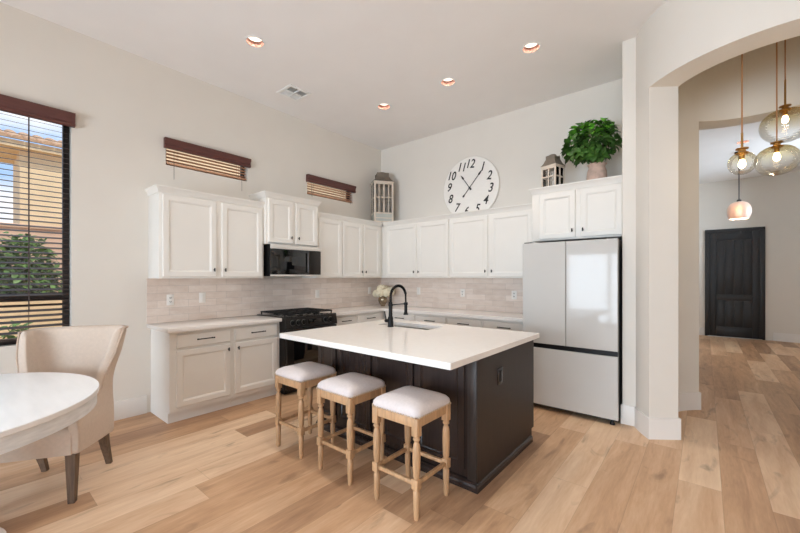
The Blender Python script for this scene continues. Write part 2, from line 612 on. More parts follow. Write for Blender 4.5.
W1 = (-5.95, -4.145, 0.83, 2.86)
W2 = (-3.385, -2.475, 2.60, 2.86)
W3 = (-1.575, -0.675, 2.60, 2.86)
WL = (-7.9, -6.3, 0.85, 2.75)
struct(wall_cells('X', -0.16, 0.0, -8.8, 0.2, [W1, W2, W3, WL]).build('wall_left', M['wall'], smooth=0))
struct(B().box(-0.2, 3.935, 0.0, 0.16, 0, ZT).build('wall_back', M['wall'], smooth=0))
struct(B().box(3.818, 3.93, -0.745, 0.0, 0, ZT, 0.006).build('wall_wing', M['wall'], smooth=0))
SL = (1.2, 3.5, 0.0, 2.12)
RW = (4.3, 6.3, 0.8, 2.7)  # second rear window is unseen, added to let in fill light
struct(wall_cells('Y', -8.8, -8.64, -0.2, 7.2, [SL, RW]).build('wall_rear', M['wall'], smooth=0))
WF = (3.3, 5.1, 1.92, 3.2)  # unseen foyer window, added because the hall was too dark
struct(wall_cells('X', 7.0, 7.16, -8.8, 9.0, [WF]).build('wall_right', M['wall'], smooth=0))
struct(B().box(5.7, 7.1, -0.45, -0.3, 0, ZT).build('wall_back_right', M['wall'], smooth=0))

# the round vestibule between kitchen and foyer
RC = (4.86, -0.38)
RO, RI = 1.0, 0.757


def ring_sector(a0, a1, r0, r1, z0, z1, n=28, b=None):
    b = b or B()
    rings = []
    for i in range(n + 1):
        a = R(a0 + (a1 - a0) * i / n)
        c, s = math.cos(a), math.sin(a)
        rings.append([(RC[0] + r0 * c, RC[1] + r0 * s, z0), (RC[0] + r1 * c, RC[1] + r1 * s, z0),
                      (RC[0] + r1 * c, RC[1] + r1 * s, z1), (RC[0] + r0 * c, RC[1] + r0 * s, z1)])
    return b.loops(rings)


HEAD = 3.045
b = B()
VZ = 4.75
ring_sector(129.5, 216.3, RI, RO, 0, VZ, b=b)
ring_sector(216.3, 323.7, RI, RO, HEAD, VZ, 44, b=b)
ring_sector(-36.3, 50.5, RI, RO, 0, VZ, b=b)
ring_sector(50.5, 129.5, RI, RO, HEAD, VZ, b=b)
struct(b.build('wall_vestibule', M['wall'], smooth=40))
BBH = 0.182
b = B()
for a0, a1 in ((128.6, 217.4), (-37.4, 51.4)):
    ring_sector(a0 + 1.2, a1 - 1.2, RI - 0.014, RI + 0.03, 0, BBH, b=b)
    ring_sector(a0 + 1.2, a1 - 1.2, RO - 0.03, RO + 0.014, 0, BBH, b=b)
    ring_sector(a0, a0 + 1.2, RI - 0.014, RO + 0.014, 0, BBH, 3, b=b)
    ring_sector(a1 - 1.2, a1, RI - 0.014, RO + 0.014, 0, BBH, 3, b=b)
struct(b.build('baseboard_vestibule', M['trim'], smooth=40))
struct(B().box(3.806, 3.94, -0.760, -0.735, 0, BBH, 0.004).build('baseboard_wing', M['trim']))
struct(B().box(0.0, 0.016, -8.6, -3.56, 0, BBH, 0.004).build('baseboard_left', M['trim']))

# foyer beyond
FY = 6.65
struct(B().box(3.4, 5.60, FY, FY + 0.16, 0, ZT).build('wall_foyer', M['wall'], smooth=0))
struct(B().box(3.3, 3.46, 0.1, FY + 0.1, 0, ZT).build('wall_foyer_left', M['wall'], smooth=0))
rings = []
for i in range(17):
    a = R(90 - 80 * i / 16)
    cx, cy, rr = 5.58, 5.25, 1.40
    c, s = math.cos(a), math.sin(a)
    rings.append([(cx + rr * c, cy + rr * s, 0), (cx + (rr + 0.16) * c, cy + (rr + 0.16) * s, 0),
                  (cx + (rr + 0.16) * c, cy + (rr + 0.16) * s, ZT), (cx + rr * c, cy + rr * s, ZT)])
struct(B().loops(rings).build('wall_foyer_curved', M['wall'], smooth=40))
rings = []
for i in range(17):
    a = R(90 - 80 * i / 16)
    c, s = math.cos(a), math.sin(a)
    q = [(1.385, 0), (1.402, 0), (1.402, BBH), (1.385, BBH)]
    rings.append([(cx + r_ * c, cy + r_ * s, z_) for r_, z_ in q])
struct(B().loops(rings).build('baseboard_foyer_curved', M['trim'], smooth=40))
struct(B().box(3.46, 4.41, FY - 0.016, FY, 0, BBH, 0.003).build('baseboard_foyer', M['trim']))

# ceiling with round recesses for the downlights and a duct opening
LIGHTS = [(1.118, -2.987), (3.114, -1.209), (1.173, -1.215), (2.149, -1.194), (2.15, -2.99), (3.1, -2.99), (4.913, 3.547), (5.0, -5.6), (2.6, -6.6)]  # island pair and last two are unseen, added for extra light
cb_ = B().box(-0.2, 9.2, -8.8, 9.0, CEIL, ZT + 0.05).build('ceiling', M['ceiling'], smooth=0)
struct(cb_)
cut = B()
for lx, ly in LIGHTS:
    cut.lathe([(0.078, CEIL - 0.1), (0.078, CEIL + 0.13)], (lx, ly, 0), 32)
VENT = (0.567, -2.181)
cut.box(VENT[0] - 0.125, VENT[0] + 0.125, VENT[1] - 0.125, VENT[1] + 0.125, CEIL - 0.1, CEIL + 0.12)
cut.lathe([(RI + 0.06, CEIL - 0.1), (RI + 0.06, CEIL + 0.4)], (RC[0], RC[1], 0), 64)
cut = cut.build('ceiling_cutter', M['ceiling'], smooth=0)
md = cb_.modifiers.new('holes', 'BOOLEAN')
md.object = cut
md.operation = 'DIFFERENCE'
md.solver = 'EXACT'
dg = bpy.context.evaluated_depsgraph_get()
me2 = bpy.data.meshes.new_from_object(cb_.evaluated_get(dg))
cb_.modifiers.clear()
cb_.data = me2
bpy.data.objects.remove(cut)

# ------------------------------------------------------------------ windows
def left_window(name, w_, frame_mat, mullions=(), rails=(), x=-0.105, fw=0.045):
    y0, y1, z0, z1 = w_
    r = bpy.data.objects.new(name, None)
    COL.objects.link(r)
    struct(r)
    r.location = (x, y0, z0)
    L, H = y1 - y0, z1 - z0
    b = B()
    b.box(-0.03, 0.03, 0, L, 0, fw, 0.004).box(-0.03, 0.03, 0, L, H - fw, H, 0.004)
    b.box(-0.03, 0.03, 0, fw, fw, H - fw, 0.004).box(-0.03, 0.03, L - fw, L, fw, H - fw, 0.004)
    for m in mullions:
        b.box(-0.025, 0.025, m - fw / 2, m + fw / 2, fw, H - fw, 0.004)
    for z in rails:
        b.box(-0.028, 0.028, fw, L - fw, z - 0.035, z + 0.035, 0.004)
    b.build('window_frame', frame_mat, r)
    B().box(-0.003, 0.003, fw * 0.5, L - fw * 0.5, fw * 0.5, H - fw * 0.5).build('window_pane', M['glass'], r, smooth=0)
    return r


left_window('window_1', W1, M['bronze'], rails=(0.395,))
left_window('window_2', W2, M['bronze'], fw=0.03)
left_window('window_3', W3, M['bronze'], fw=0.03)
left_window('window_4', WL, M['bronze'], mullions=(0.8,))
left_window('window_fill_foyer', WF, M['bronze'], mullions=(0.9,), x=7.1)  # unseen window, added to carry the foyer fill
for nm, (x0, x1, z0, z1), mull in (('window_5', SL, (1.15,)), ('window_fill_rear', RW, (1.0,))):  # the second of these is unseen, added for its light
    r = bpy.data.objects.new(nm, None)
    COL.objects.link(r)
    struct(r)
    r.location = (x0, -8.72, z0)
    L, H = x1 - x0, z1 - z0
    b = B()
    b.box(0, L, -0.03, 0.03, 0, 0.06).box(0, L, -0.03, 0.03, H - 0.06, H).box(0, 0.06, -0.03, 0.03, 0.06, H - 0.06).box(L - 0.06, L, -0.03, 0.03, 0.06, H - 0.06)
    for m in mull:
        b.box(m - 0.04, m + 0.04, -0.03, 0.03, 0.06, H - 0.06)
    b.build('window_frame', M['bronze'], r)
    B().box(0.03, L - 0.03, -0.003, 0.003, 0.03, H - 0.03).build('window_pane', M['glass'], r, smooth=0)


def blind(label, w_, zbot, pitch, slat_mat, tilt, group, cords, val=(0.10, 0.12), n_max=99):
    """wooden venetian blind in a left-wall window; the thing sits at the sill corner"""
    y0, y1, z0, z1 = w_
    r = thing('venetian_blind', label, 'blind', (0, y0, zbot), 0, group)
    L = y1 - y0
    H = z1 - zbot
    over = 0.022
    zt = H + 0.018
    vh = val[1]
    prof = [(-0.01, zt - vh), (0.030, zt - vh), (0.036, zt - vh + 0.02), (0.026, zt - vh + 0.035), (0.030, zt - 0.04), (0.042, zt - 0.022), (0.042, zt), (-0.01, zt)]
    b = B()
    b.loops([[(p[0] + 0.012, -over, p[1]) for p in prof], [(p[0] + 0.012, L + over, p[1]) for p in prof]])
    b.build('valance', M['blindwood'], r)
    b = B()
    z = zt - vh - 0.01
    k = 0
    while z > 0.03 and k < n_max:
        c, s = math.cos(tilt), math.sin(tilt)
        hw, th = 0.0245, 0.0016
        q = [(-hw * c - th * s * -1, -hw * s - th * c), (hw * c, hw * s - th * c), (hw * c, hw * s + th * c), (-hw * c, -hw * s + th * c)]
        b.loops([[(p[0] - 0.035, 0.012, z + p[1]) for p in q], [(p[0] - 0.035, L - 0.012, z + p[1]) for p in q]])
        z -= pitch
        k += 1
    b.build('slats', slat_mat, r, smooth=0)
    B().box(-0.062, -0.008, 0.012, L - 0.012, 0.0, 0.02, 0.003).build('bottom_rail', slat_mat, r)
    for y in cords:
        for dx in (-0.0605, -0.0095):
            B().tube([(dx, y, 0.01), (dx, y, zt - vh + 0.02)], 0.0013, 6).build('ladder_cord', M['blindwood'], r)
    return r, L, H, zt


r, L, H, zt = blind('tall dark wooden blind with mahogany valance in the big window beside the dining table', W1, 0.865, 0.0455, M['slat'], R(-17), None, (0.3, 0.9, L_ if (L_ := W1[1] - W1[0] - 0.27) else 0))
B().tube([(-0.004, L - 0.27, zt - 0.1), (-0.003, L - 0.27, zt - 0.9), (-0.004, L - 0.27, 0.25)], 0.0035, 8).build('tilt_wand', M['slat'], r)
for w_, lab in ((W2, 'short slatted blind with mahogany valance in the high window above the tall left cabinet pair'),
                (W3, 'short slatted blind with mahogany valance in the high window nearest the room corner')):
    r, L, H, zt = blind(lab, w_, 2.615, 0.036, M['sunlitslat'], R(4), 'high window blinds', (0.12, 0.8), val=(0.1, 0.105))
    lens = (0.16, 0.15) if w_ is W2 else (0.045, 0.04)
    for y, d in ((0.075, lens[0]), (0.83, lens[1])):
        B().tube([(0.012, y, 0.14), (0.012, y, 0.0), (0.013, y, -d)], 0.002, 6).build('pull_cord', M['slat'], r)

# ------------------------------------------------------------------ downlights and vent
FLUSH = ['recessed ceiling downlight above the tall left cabinets, nearest the air vent', 'recessed ceiling downlight in front of the fridge cabinet',
         'recessed ceiling downlight nearest the room corner', 'recessed ceiling downlight out from the wall clock, between its two neighbours',
         'unseen downlight added over the kitchen island middle', 'unseen downlight added over the island end by the fridge',
         'recessed ceiling downlight in the foyer behind the smallest glass pendant', 'unseen downlight added over the open room', 'unseen downlight added over the dining area']
for (lx, ly), lab in zip(LIGHTS, FLUSH):
    r = thing('recessed_downlight', lab, 'ceiling light', (lx, ly, CEIL), 0, 'recessed downlights')
    B().lathe([(0.0785, -0.0025), (0.097, -0.003), (0.098, 0.0)], seg=40, cap0=False, cap1=False).build('trim_ring', M['vinyl'], r)
    B().lathe([(0.0768, -0.002), (0.072, 0.03), (0.066, 0.052)], seg=40, cap0=False, cap1=False).build('baffle', M['baffle'], r)
    B().lathe([(0.067, 0.046), (0.067, 0.052)], seg=32).build('lamp_face', M['lamp'], r)
    light('downlight_beam', 'AREA', (0, 0, 0.044), 4.4, (1, 0.93, 0.85), parent=r, shape='DISK', size=0.11, spread=R(110))

r = thing('air_vent', 'square white ceiling air vent with dark louvre openings', 'vent', (VENT[0], VENT[1], CEIL))
b = B()
for x0, x1, y0, y1 in ((-0.15, 0.15, -0.15, -0.115), (-0.15, 0.15, 0.115, 0.15), (-0.15, -0.115, -0.115, 0.115), (0.115, 0.15, -0.115, 0.115),
                       (-0.008, 0.008, -0.115, 0.115), (-0.115, 0.115, -0.008, 0.008)):
    b.box(x0, x1, y0, y1, -0.008, 0.004, 0.002)
b.build('frame', M['vinyl'], r)
b = B()
for qx, qy, ax, sg in ((-1, 1, 'x', 1), (-1, -1, 'y', -1), (1, 1, 'y', 1), (1, -1, 'x', -1)):
    for k in range(5):
        t_ = 0.018 + k * 0.022
        dz = 0.020
        if ax == 'x':
            xx = qx * t_
            b.loops([[(xx, qy * 0.01, -0.004), (xx + sg * 0.013, qy * 0.01, dz), (xx + sg * 0.013 + 0.0015, qy * 0.01, dz), (xx + 0.0015, qy * 0.01, -0.004)],
                     [(xx, qy * 0.115, -0.004), (xx + sg * 0.013, qy * 0.115, dz), (xx + sg * 0.013 + 0.0015, qy * 0.115, dz), (xx + 0.0015, qy * 0.115, -0.004)]])
        else:
            yy = qy * t_
            b.loops([[(qx * 0.01, yy, -0.004), (qx * 0.01, yy + sg * 0.013, dz), (qx * 0.01, yy + sg * 0.013 + 0.0015, dz), (qx * 0.01, yy + 0.0015, -0.004)],
                     [(qx * 0.115, yy, -0.004), (qx * 0.115, yy + sg * 0.013, dz), (qx * 0.115, yy + sg * 0.013 + 0.0015, dz), (qx * 0.115, yy + 0.0015, -0.004)]])
b.build('louvres', M['vinyl'], r, smooth=0)
B().box(-0.124, 0.124, -0.124, 0.124, 0.085, 0.09).build('duct', M['socket'], r, smooth=0)

# ------------------------------------------------------------------ cabinets (local frame: back on y=0, front towards -y)
DOOR = [(0.0, 0.0), (0.0, 0.016), (0.004, 0.020), (0.050, 0.020), (0.056, 0.015), (0.060, 0.0145), (0.066, 0.009), (0.075, 0.009)]
DRAWER = [(0.0, 0.0), (0.0, 0.014), (0.008, 0.020), (0.014, 0.020)]


def knob(parent, x, y, z):
    b = B()
    b.tube([(x, y + 0.001, z), (x, y - 0.02, z)], [0.005, 0.0045], 10)
    b.box(x - 0.006, x + 0.006, y - 0.030, y - 0.019, z - 0.019, z + 0.019, 0.003)
    b.build('knob', M['black'], parent)


def pull(parent, x, y, z, L=0.15):
    b = B()
    for s in (-1, 1):
        b.tube([(x + s * L * 0.42, y + 0.001, z), (x + s * L * 0.42, y - 0.028, z)], 0.005, 10)
    b.tube([(x - L / 2, y - 0.028, z), (x + L / 2, y - 0.028, z)], 0.0055, 10)
    for s in (-1, 1):
        b.ball((x + s * L / 2, y - 0.028, z), 0.0075, 8)
    b.build('pull_handle', M['black'], parent)


def upper(label, loc, rot, wd, h, d, doors, crown=(True, True), ch=0.065, cl=0.0, cr=0.0, group='white upper cabinets'):
    r = thing('upper_cabinet', label, 'cabinet', loc, rot, group)
    b = B()
    b.box(0, wd, -d, 0, 0, h, 0.002)
    b.build('body', M['cab'], r)
    b = B()
    rings = []
    for dz, off in ((0.0, 0.002), (0.0, 0.006), (0.010, 0.008), (0.018, 0.012), (0.036, 0.017), (0.050, 0.029), (0.055, 0.033), (ch, 0.033)):
        lo, ro = off if crown[0] else -cl, off if crown[1] else -cr
        z = h + dz
        yi = -d + 0.02
        ring = [(-lo, 0, z), (-lo, -d - off, z)] if crown[0] else [(-lo, yi, z), (-lo, -d - off, z)]
        ring += [(wd + ro, -d - off, z), (wd + ro, 0, z), (wd - 0.015, 0, z), (wd - 0.015, yi, z)] if crown[1] else [(wd + ro, -d - off, z), (wd + ro, yi, z)]
        ring += [(0.015, yi, z), (0.015, 0, z)] if crown[0] else []
        rings.append(ring)
    b.loops(rings)
    b.build('crown_molding', M['cab'], r)
    for x0, x1, kx in doors:
        dr = B().panel(x0, x1, 0.018, h - 0.018, -d, DOOR).build('door', M['cab'], r)
        if kx is not None:
            knob(dr, kx, -d - 0.020, 0.018 + 0.075)
    return r


LROT = PI / 2     # a cabinet on the left wall: local x -> +y, front -> +x
UZ, UH, UD = 1.385, 0.85, 0.31
g = 0.018
upper('white two-door upper cabinet at the free end of the left wall, beside the microwave', (0.001, -3.545, UZ), LROT, 1.11, UH, UD,
      [(0.03, 0.543, 0.515), (0.606, 1.085, 0.634)], (True, False))
upper('short white two-door upper cabinet directly above the microwave', (0.001, -2.433, 1.802), LROT, 0.778, 0.565, 0.36,
      [(0.028, 0.368, 0.335), (0.410, 0.750, 0.443)], (True, True))
upper('narrow white single-door upper cabinet just right of the microwave', (0.001, -1.653, UZ), LROT, 0.463, UH, UD,
      [(0.03, 0.452, None)], (False, False))
upper('white two-door upper cabinet on the left wall filling the corner under the tall lantern', (0.001, -1.188, UZ), LROT, 0.874, UH, UD,
      [(0.012, 0.412, 0.385), (0.438, 0.808, 0.465)], (False, False), cr=0.003)
upper('white two-door upper cabinet on the back wall beginning at the corner', (0.001, -0.001, UZ), 0, 1.614, UH, UD - 0.001,
      [(0.416, 1.026, 0.996), (1.053, 1.603, 1.083)], (False, False), cl=0.3455)
upper('white two-door upper cabinet under the right half of the wall clock', (1.617, -0.001, UZ), 0, 1.263, UH, UD,
      [(0.012, 0.600, 0.572), (0.636, 1.190, 0.664)], (False, False))
upper('short deep white two-door cabinet above the fridge', (2.905, -0.001, 1.805), 0, 0.908, 0.535, 0.60,
      [(0.085, 0.462, 0.436), (0.515, 0.895, 0.541)], (True, False))


def base(label, loc, rot, wd, d, cols, group='white base cabinets', panel_end=None):
    r = thing('base_cabinet', label, 'cabinet', loc, rot, group)
    b = B()
    b.prism([(-0.001, 0), (-d + 0.045, 0), (-d + 0.045, 0.105), (-d, 0.105), (-d, 0.874), (-0.001, 0.874)], 'X', 0, wd)
    b.build('body', M['cab'], r)
    for x0, x1, ndoor in cols:
        dr = B().panel(x0, x1, 0.715, 0.845, -d, DRAWER).build('drawer', M['cab'], r)
        pull(dr, (x0 + x1) / 2, -d - 0.020, 0.785, min(0.16, (x1 - x0) * 0.5))
        n = abs(ndoor)
        for k in range(n):
            a, c = x0 + (x1 - x0) * k / n + (0.004 if k else 0), x0 + (x1 - x0) * (k + 1) / n - (0.004 if k < n - 1 else 0)
            dd = B().panel(a, c, 0.15, 0.69, -d, DOOR).build('door', M['cab'], r)
            kx = (c - 0.028 if k == 0 else a + 0.028) if n == 2 else (c - 0.028 if ndoor > 0 else a + 0.028)
            knob(dd, kx, -d - 0.020, 0.64)
    return r


BD = 0.535
base('white base cabinet with drawer and door at the free end of the left counter', (0.001, -3.525, 0), LROT, 0.600, BD, [(0.056, 0.572, 1)])
base('white base cabinet with drawer and door between the end cabinet and the range', (0.001, -2.924, 0), LROT, 0.562, BD, [(0.022, 0.529, -1)])
base('narrow white base cabinet with drawer just right of the range', (0.001, -1.574, 0), LROT, 0.462, BD, [(0.05, 0.435, 1)])
base('white base cabinet with drawer on the left wall filling the corner', (0.001, -1.11, 0), LROT, 1.108, BD, [(0.022, 0.515, -1)])
base('white base cabinet with drawer on the back wall behind the sink faucet', (0.58, -0.001, 0), 0, 0.603, BD, [(0.06, 0.585, 2)])
base('white base cabinet with drawer second from the corner along the back wall', (1.185, -0.001, 0), 0, 0.545, BD, [(0.02, 0.525, 2)])
base('white base cabinet with drawer below the middle outlet of the back wall', (1.732, -0.001, 0), 0, 0.526, BD, [(0.02, 0.506, 2)])
base('white base cabinet with drawer next to the fridge', (2.26, -0.001, 0), 0, 0.585, BD, [(0.02, 0.565, 2)])

# worktops
o = B().box(0.001, 0.595, -3.56, -2.362, 0.875, 0.915, 0.004).build('worktop', M['quartz'])
tag(o, 'white quartz worktop left of the range', 'worktop', 'white quartz wall worktops')
poly = [(0.001, -1.576), (0.595, -1.576), (0.595, -0.595), (2.862, -0.595), (2.862, -0.001), (0.001, -0.001)]
o = B().prism(poly, 'Z', 0.875, 0.915).build('worktop', M['quartz'], smooth=0)
tag(o, 'white quartz L-shaped worktop running from the range round the corner to the fridge', 'worktop', 'white quartz wall worktops')

# backsplashes
o = B().box(0.0005, 0.009, -3.56, -0.0095, 0.9155, 1.3845).build('tile_backsplash', M['tile_y'], smooth=0)
tag(o, 'glazed pinkish beige tile backsplash on the left wall behind the range', 'backsplash', 'tile backsplashes')
o = B().box(0.0005, 2.895, -0.009, -0.0005, 0.9155, 1.3845).build('tile_backsplash', M['tile_x'], smooth=0)
tag(o, 'glazed pinkish beige tile backsplash on the back wall below the clock', 'backsplash', 'tile backsplashes')


def outlet(label, loc, rot, switch=False):
    r = thing('light_switch' if switch else 'power_outlet', label, 'switch' if switch else 'outlet', loc, rot, 'white wall plates on the backsplash')
    B().box(-0.036, 0.036, -0.006, 0, -0.058, 0.058, 0.0025).build('cover_plate', M['plate'], r)
    if switch:
        B().box(-0.017, 0.017, -0.010, -0.005, -0.034, 0.034, 0.002).build('rocker', M['trim'], r)
    else:
        for z in (-0.02, 0.02):
            f = B().box(-0.017, 0.017, -0.008, -0.005, z - 0.015, z + 0.015, 0.004).build('receptacle', M['trim'], r)
            b = B()
            for x in (-0.006, 0.006):
                b.box(x - 0.0025, x + 0.0025, -0.0086, -0.0075, z - 0.005, z + 0.008)
            b.box(-0.0025, 0.0025, -0.0084, -0.0075, z - 0.011, z - 0.006)
            b.build('slots', M['socket'], f, smooth=0)


outlet('white power outlet with dark slots near the free end of the left backsplash', (0.0092, -3.345, 1.155), LROT)
outlet('white rocker switch beside the end outlet of the left backsplash', (0.0092, -3.018, 1.165), LROT, True)
outlet('white outlet plate on the left backsplash just right of the range', (0.0092, -1.40, 1.15), LROT, True)
outlet('white outlet plate on the left backsplash beside the cream flowers', (0.0092, -0.30, 1.17), LROT, True)
outlet('white outlet plate on the back wall next to the faucet arch', (0.841, -0.0092, 1.172), 0, True)
outlet('white outlet plate in the middle of the back wall tiles', (1.657, -0.0092, 1.162), 0)
outlet('white outlet plate on the back wall tiles next to the fridge', (2.448, -0.0092, 1.157), 0)

# ------------------------------------------------------------------ range
r = thing('kitchen_range', 'black stainless gas range between the white base cabinets', 'range', (0.012, -2.350, 0), LROT)
RWD, RD = 0.762, 0.62
b = B()
b.box(0, RWD, -RD, 0, 0.06, 0.905, 0.003)
b.box(0.03, RWD - 0.03, -RD + 0.05, -0.02, 0.0, 0.06)
b.build('body', M['blacksteel'], r)
B().box(-0.004, RWD + 0.004, -RD - 0.012, 0, 0.906, 0.925, 0.004).build('cooktop', M['blackglass'], r)
pn = B().prism([(-RD - 0.045, 0.785), (-RD + 0.001, 0.785), (-RD + 0.001, 0.918), (-RD - 0.022, 0.918)], 'X', 0.0, RWD).build('control_panel', M['blacksteel'], r)
nrm = Vector((0, -0.133, 0.023)).normalized()
for x in (0.085, 0.165, 0.245, 0.575, 0.66):
    c0 = Vector((x, -RD - 0.034, 0.852))
    k = B().tube([c0, c0 + nrm * 0.010, c0 + nrm * 0.012, c0 + nrm * 0.036], [0.031, 0.031, 0.024, 0.022], 24)
    k.build('knob', M['black'], pn)
    B().tube([c0 - nrm * 0.001, c0 + nrm * 0.004], [0.034, 0.034], 24).build('knob_ring', M['steel'], pn)
B().box(0.31, 0.51, -RD - 0.0385, -RD - 0.030, 0.825, 0.88, 0.001).build('display', M['blackglass'], pn)
od = B().box(0.006, RWD - 0.006, -RD - 0.04, -RD, 0.235, 0.778, 0.006).build('oven_door', M['blacksteel'], r)
B().box(0.10, RWD - 0.10, -RD - 0.043, -RD - 0.035, 0.33, 0.66, 0.002).build('oven_window', M['blackglass'], od)
b = B()
for x in (0.06, RWD - 0.06):
    b.tube([(x, -RD - 0.035, 0.725), (x, -RD - 0.085, 0.725)], 0.009, 10)
b.tube([(0.03, -RD - 0.085, 0.725), (RWD - 0.03, -RD - 0.085, 0.725)], 0.012, 12)
b.build('oven_handle', M['steel'], od)
dw = B().box(0.006, RWD - 0.006, -RD - 0.035, -RD, 0.07, 0.225, 0.006).build('storage_drawer', M['blacksteel'], r)
for x, y in ((0.19, -0.17), (0.19, -0.46), (0.57, -0.17), (0.57, -0.46), (0.38, -0.315)):
    B().lathe([(0.052, 0.925), (0.052, 0.932), (0.036, 0.934), (0.036, 0.942), (0.028, 0.945)], (x, y, 0), 20).build('burner', M['iron'], r)
for x0, x1 in ((0.02, 0.252), (0.262, 0.5), (0.51, 0.742)):
    b = B()
    for y in (-0.58, -0.05):
        b.box(x0, x1, y - 0.007, y + 0.007, 0.948, 0.964, 0.002)
    for x in (x0 + 0.007, x1 - 0.007, (x0 + x1) / 2):
        b.box(x - 0.006, x + 0.006, -0.58, -0.05, 0.948, 0.964, 0.002)
    for y in (-0.46, -0.315, -0.17):
        b.box(x0, x1, y - 0.006, y + 0.006, 0.948, 0.964, 0.002)
    for x in (x0 + 0.008, x1 - 0.008):
        for y in (-0.575, -0.055):
            b.box(x - 0.006, x + 0.006, y - 0.006, y + 0.006, 0.9255, 0.95)
    b.build('grate', M['iron'], r)

# ------------------------------------------------------------------ microwave
r = thing('microwave_oven', 'black over-the-range microwave with steel top strip painted with its pale reflection', 'microwave', (0.012, -2.400, 1.41), LROT)
MW, MD, MH = 0.743, 0.385, 0.388
B().box(0, MW, -MD, 0, 0.0, MH, 0.003).build('body', M['black'], r)
B().box(0.0, MW, -MD - 0.022, -MD, MH - 0.052, MH, 0.003).build('top_strip', M['reflectsteel'], r)
md_ = B().box(0.0, 0.545, -MD - 0.024, -MD, 0.022, MH - 0.055, 0.004).build('door', M['blackglass'], r)
B().box(0.03, 0.50, -MD - 0.026, -MD - 0.02, 0.05, MH - 0.095, 0.002).build('window', M['blackglass'], md_)
b = B()
b.tube([(0.528, -MD - 0.04, 0.05), (0.528, -MD - 0.04, MH - 0.08)], 0.007, 10)
for z in (0.07, MH - 0.10):
    b.tube([(0.528, -MD - 0.02, z), (0.528, -MD - 0.04, z)], 0.005, 8)
b.build('door_handle', M['blacksteel'], md_)
B().box(0.548, MW, -MD - 0.022, -MD, 0.022, MH - 0.055, 0.004).build('control_panel', M['blacksteel'], r)
B().box(0.0, MW, -MD - 0.022, -MD, 0.0, 0.020, 0.003).build('bottom_strip', M['reflectsteel'], r)

# ------------------------------------------------------------------ fridge
r = thing('french_door_fridge', 'tall white glass french-door fridge under the deep cabinet', 'fridge', (2.899, -0.03, 0))
FW, FD = 0.902, 0.785
B().box(0.004, FW - 0.004, -FD, 0, 0.035, 1.755, 0.004).build('body', M['fridgeside'], r)
FR = [(0.0, 0.0), (0.0, 0.050), (0.004, 0.054), (0.012, 0.054)]
B().panel(0.0, 0.4405, 0.700, 1.762, -FD - 0.002, FR).build('door', M['fridge'], r)
B().panel(0.4465, FW, 0.700, 1.762, -FD - 0.002, FR).build('door', M['fridge'], r)
B().panel(0.0, FW, 0.055, 0.650, -FD - 0.002, FR).build('freezer_drawer', M['fridge'], r)
B().box(0.002, FW - 0.002, -FD - 0.036, -FD, 0.652, 0.698).build('handle_recess', M['black'], r, smooth=0)
B().box(0.01, FW - 0.01, -FD - 0.02, -FD, 0.035, 0.052).build('kick_grille', M['black'], r, smooth=0)
for x in (0.05, FW - 0.05):
    B().box(x - 0.04, x + 0.04, -FD - 0.04, -FD + 0.08, 1.7555, 1.774, 0.004).build('hinge_cover', M['fridgeside'], r)
    for y in (-FD - 0.012, -0.08):
        B().lathe([(0.022, 0.0), (0.022, 0.012), (0.014, 0.036)], (x, y, 0), 16).build('foot', M['black'], r)

# ------------------------------------------------------------------ island
IX0, IX1, IY0, IY1 = 1.625, 3.285, -2.63, -1.645
r = thing('kitchen_island', 'dark espresso kitchen island with panelled stool side', 'island', (0, 0, 0))
b = B()
b.box(IX0, IX1 - 0.006, IY0, IY0 + 0.02, 0.06, 0.8745)
b.box(IX0, IX1 - 0.006, IY1 - 0.02, IY1, 0.10, 0.8745)
b.box(IX0, IX0 + 0.02, IY0, IY1, 0.0, 0.8745)
b.box(IX1 - 0.025, IX1 - 0.006, IY0, IY1, 0.0, 0.8745)
b.box(IX0, IX1 - 0.006, IY0 + 0.02, IY1 - 0.02, 0.06, 0.08)
b.box(IX0, IX1 - 0.006, IY1 - 0.07, IY1 - 0.05, 0.0, 0.10)
b.build('body', M['espresso'], r, smooth=0)
sd = B().prism([(IY0 - 0.0, 0.0), (IY0, 0.8745), (IY1 + 0.03, 0.8745), (IY1 + 0.03, 0.105), (IY1 - 0.03, 0.105), (IY1 - 0.03, 0.0)], 'X', IX1 - 0.006, IX1).build('side_panel', M['espressox'], r, smooth=0)
PD = [(0.0, 0.0), (0.0, 0.014), (0.003, 0.018), (0.045, 0.018), (0.052, 0.010), (0.066, 0.006), (0.074, 0.006)]
for x0, x1 in ((1.640, 1.888), (1.912, 2.322), (2.348, 2.758), (2.784, 3.192)):
    B().panel(x0, x1, 0.115, 0.868, IY0, PD).build('door_panel', M['espresso'], r)
B().box(3.218, IX1, IY0 - 0.018, IY0, 0.06, 0.8745, 0.0012).build('corner_post', M['espressox'], r)
b = B()
tr = [(0.0, 0.0), (0.016, 0.0), (0.016, 0.030), (0.010, 0.044), (0.0, 0.052)]
b.loops([[(x_, IY0 - 0.018 - p[0] * s_, p[1]) for p in tr] for x_, s_ in ((IX0, 1), (IX1 + 0.0, 1))])
b.loops([[(IX1 + p[0], IY0 - 0.034, p[1]) for p in tr], [(IX1 + p[0], IY1 - 0.03, p[1]) for p in tr]])
b.box(IX0, IX1, IY0 - 0.018, IY0 + 0.01, 0.0, 0.062)
b.build('base_molding', M['espresso'], r, smooth=0)
op = B().box(IX1, IX1 + 0.006, -2.335, -2.255, 0.625, 0.745, 0.002).build('outlet_plate', M['espresso'], r)
op['label'] = 'dark outlet plate'
B().box(IX1 + 0.004, IX1 + 0.008, -2.315, -2.275, 0.645, 0.725, 0.002).build('receptacle', M['black'], op)

# island worktop with the sink cut-out
TX0, TX1, TY0, TY1 = 1.606, 3.325, -3.03, -1.585
SX0, SX1, SY0, SY1 = 1.845, 2.475, -2.06, -1.775


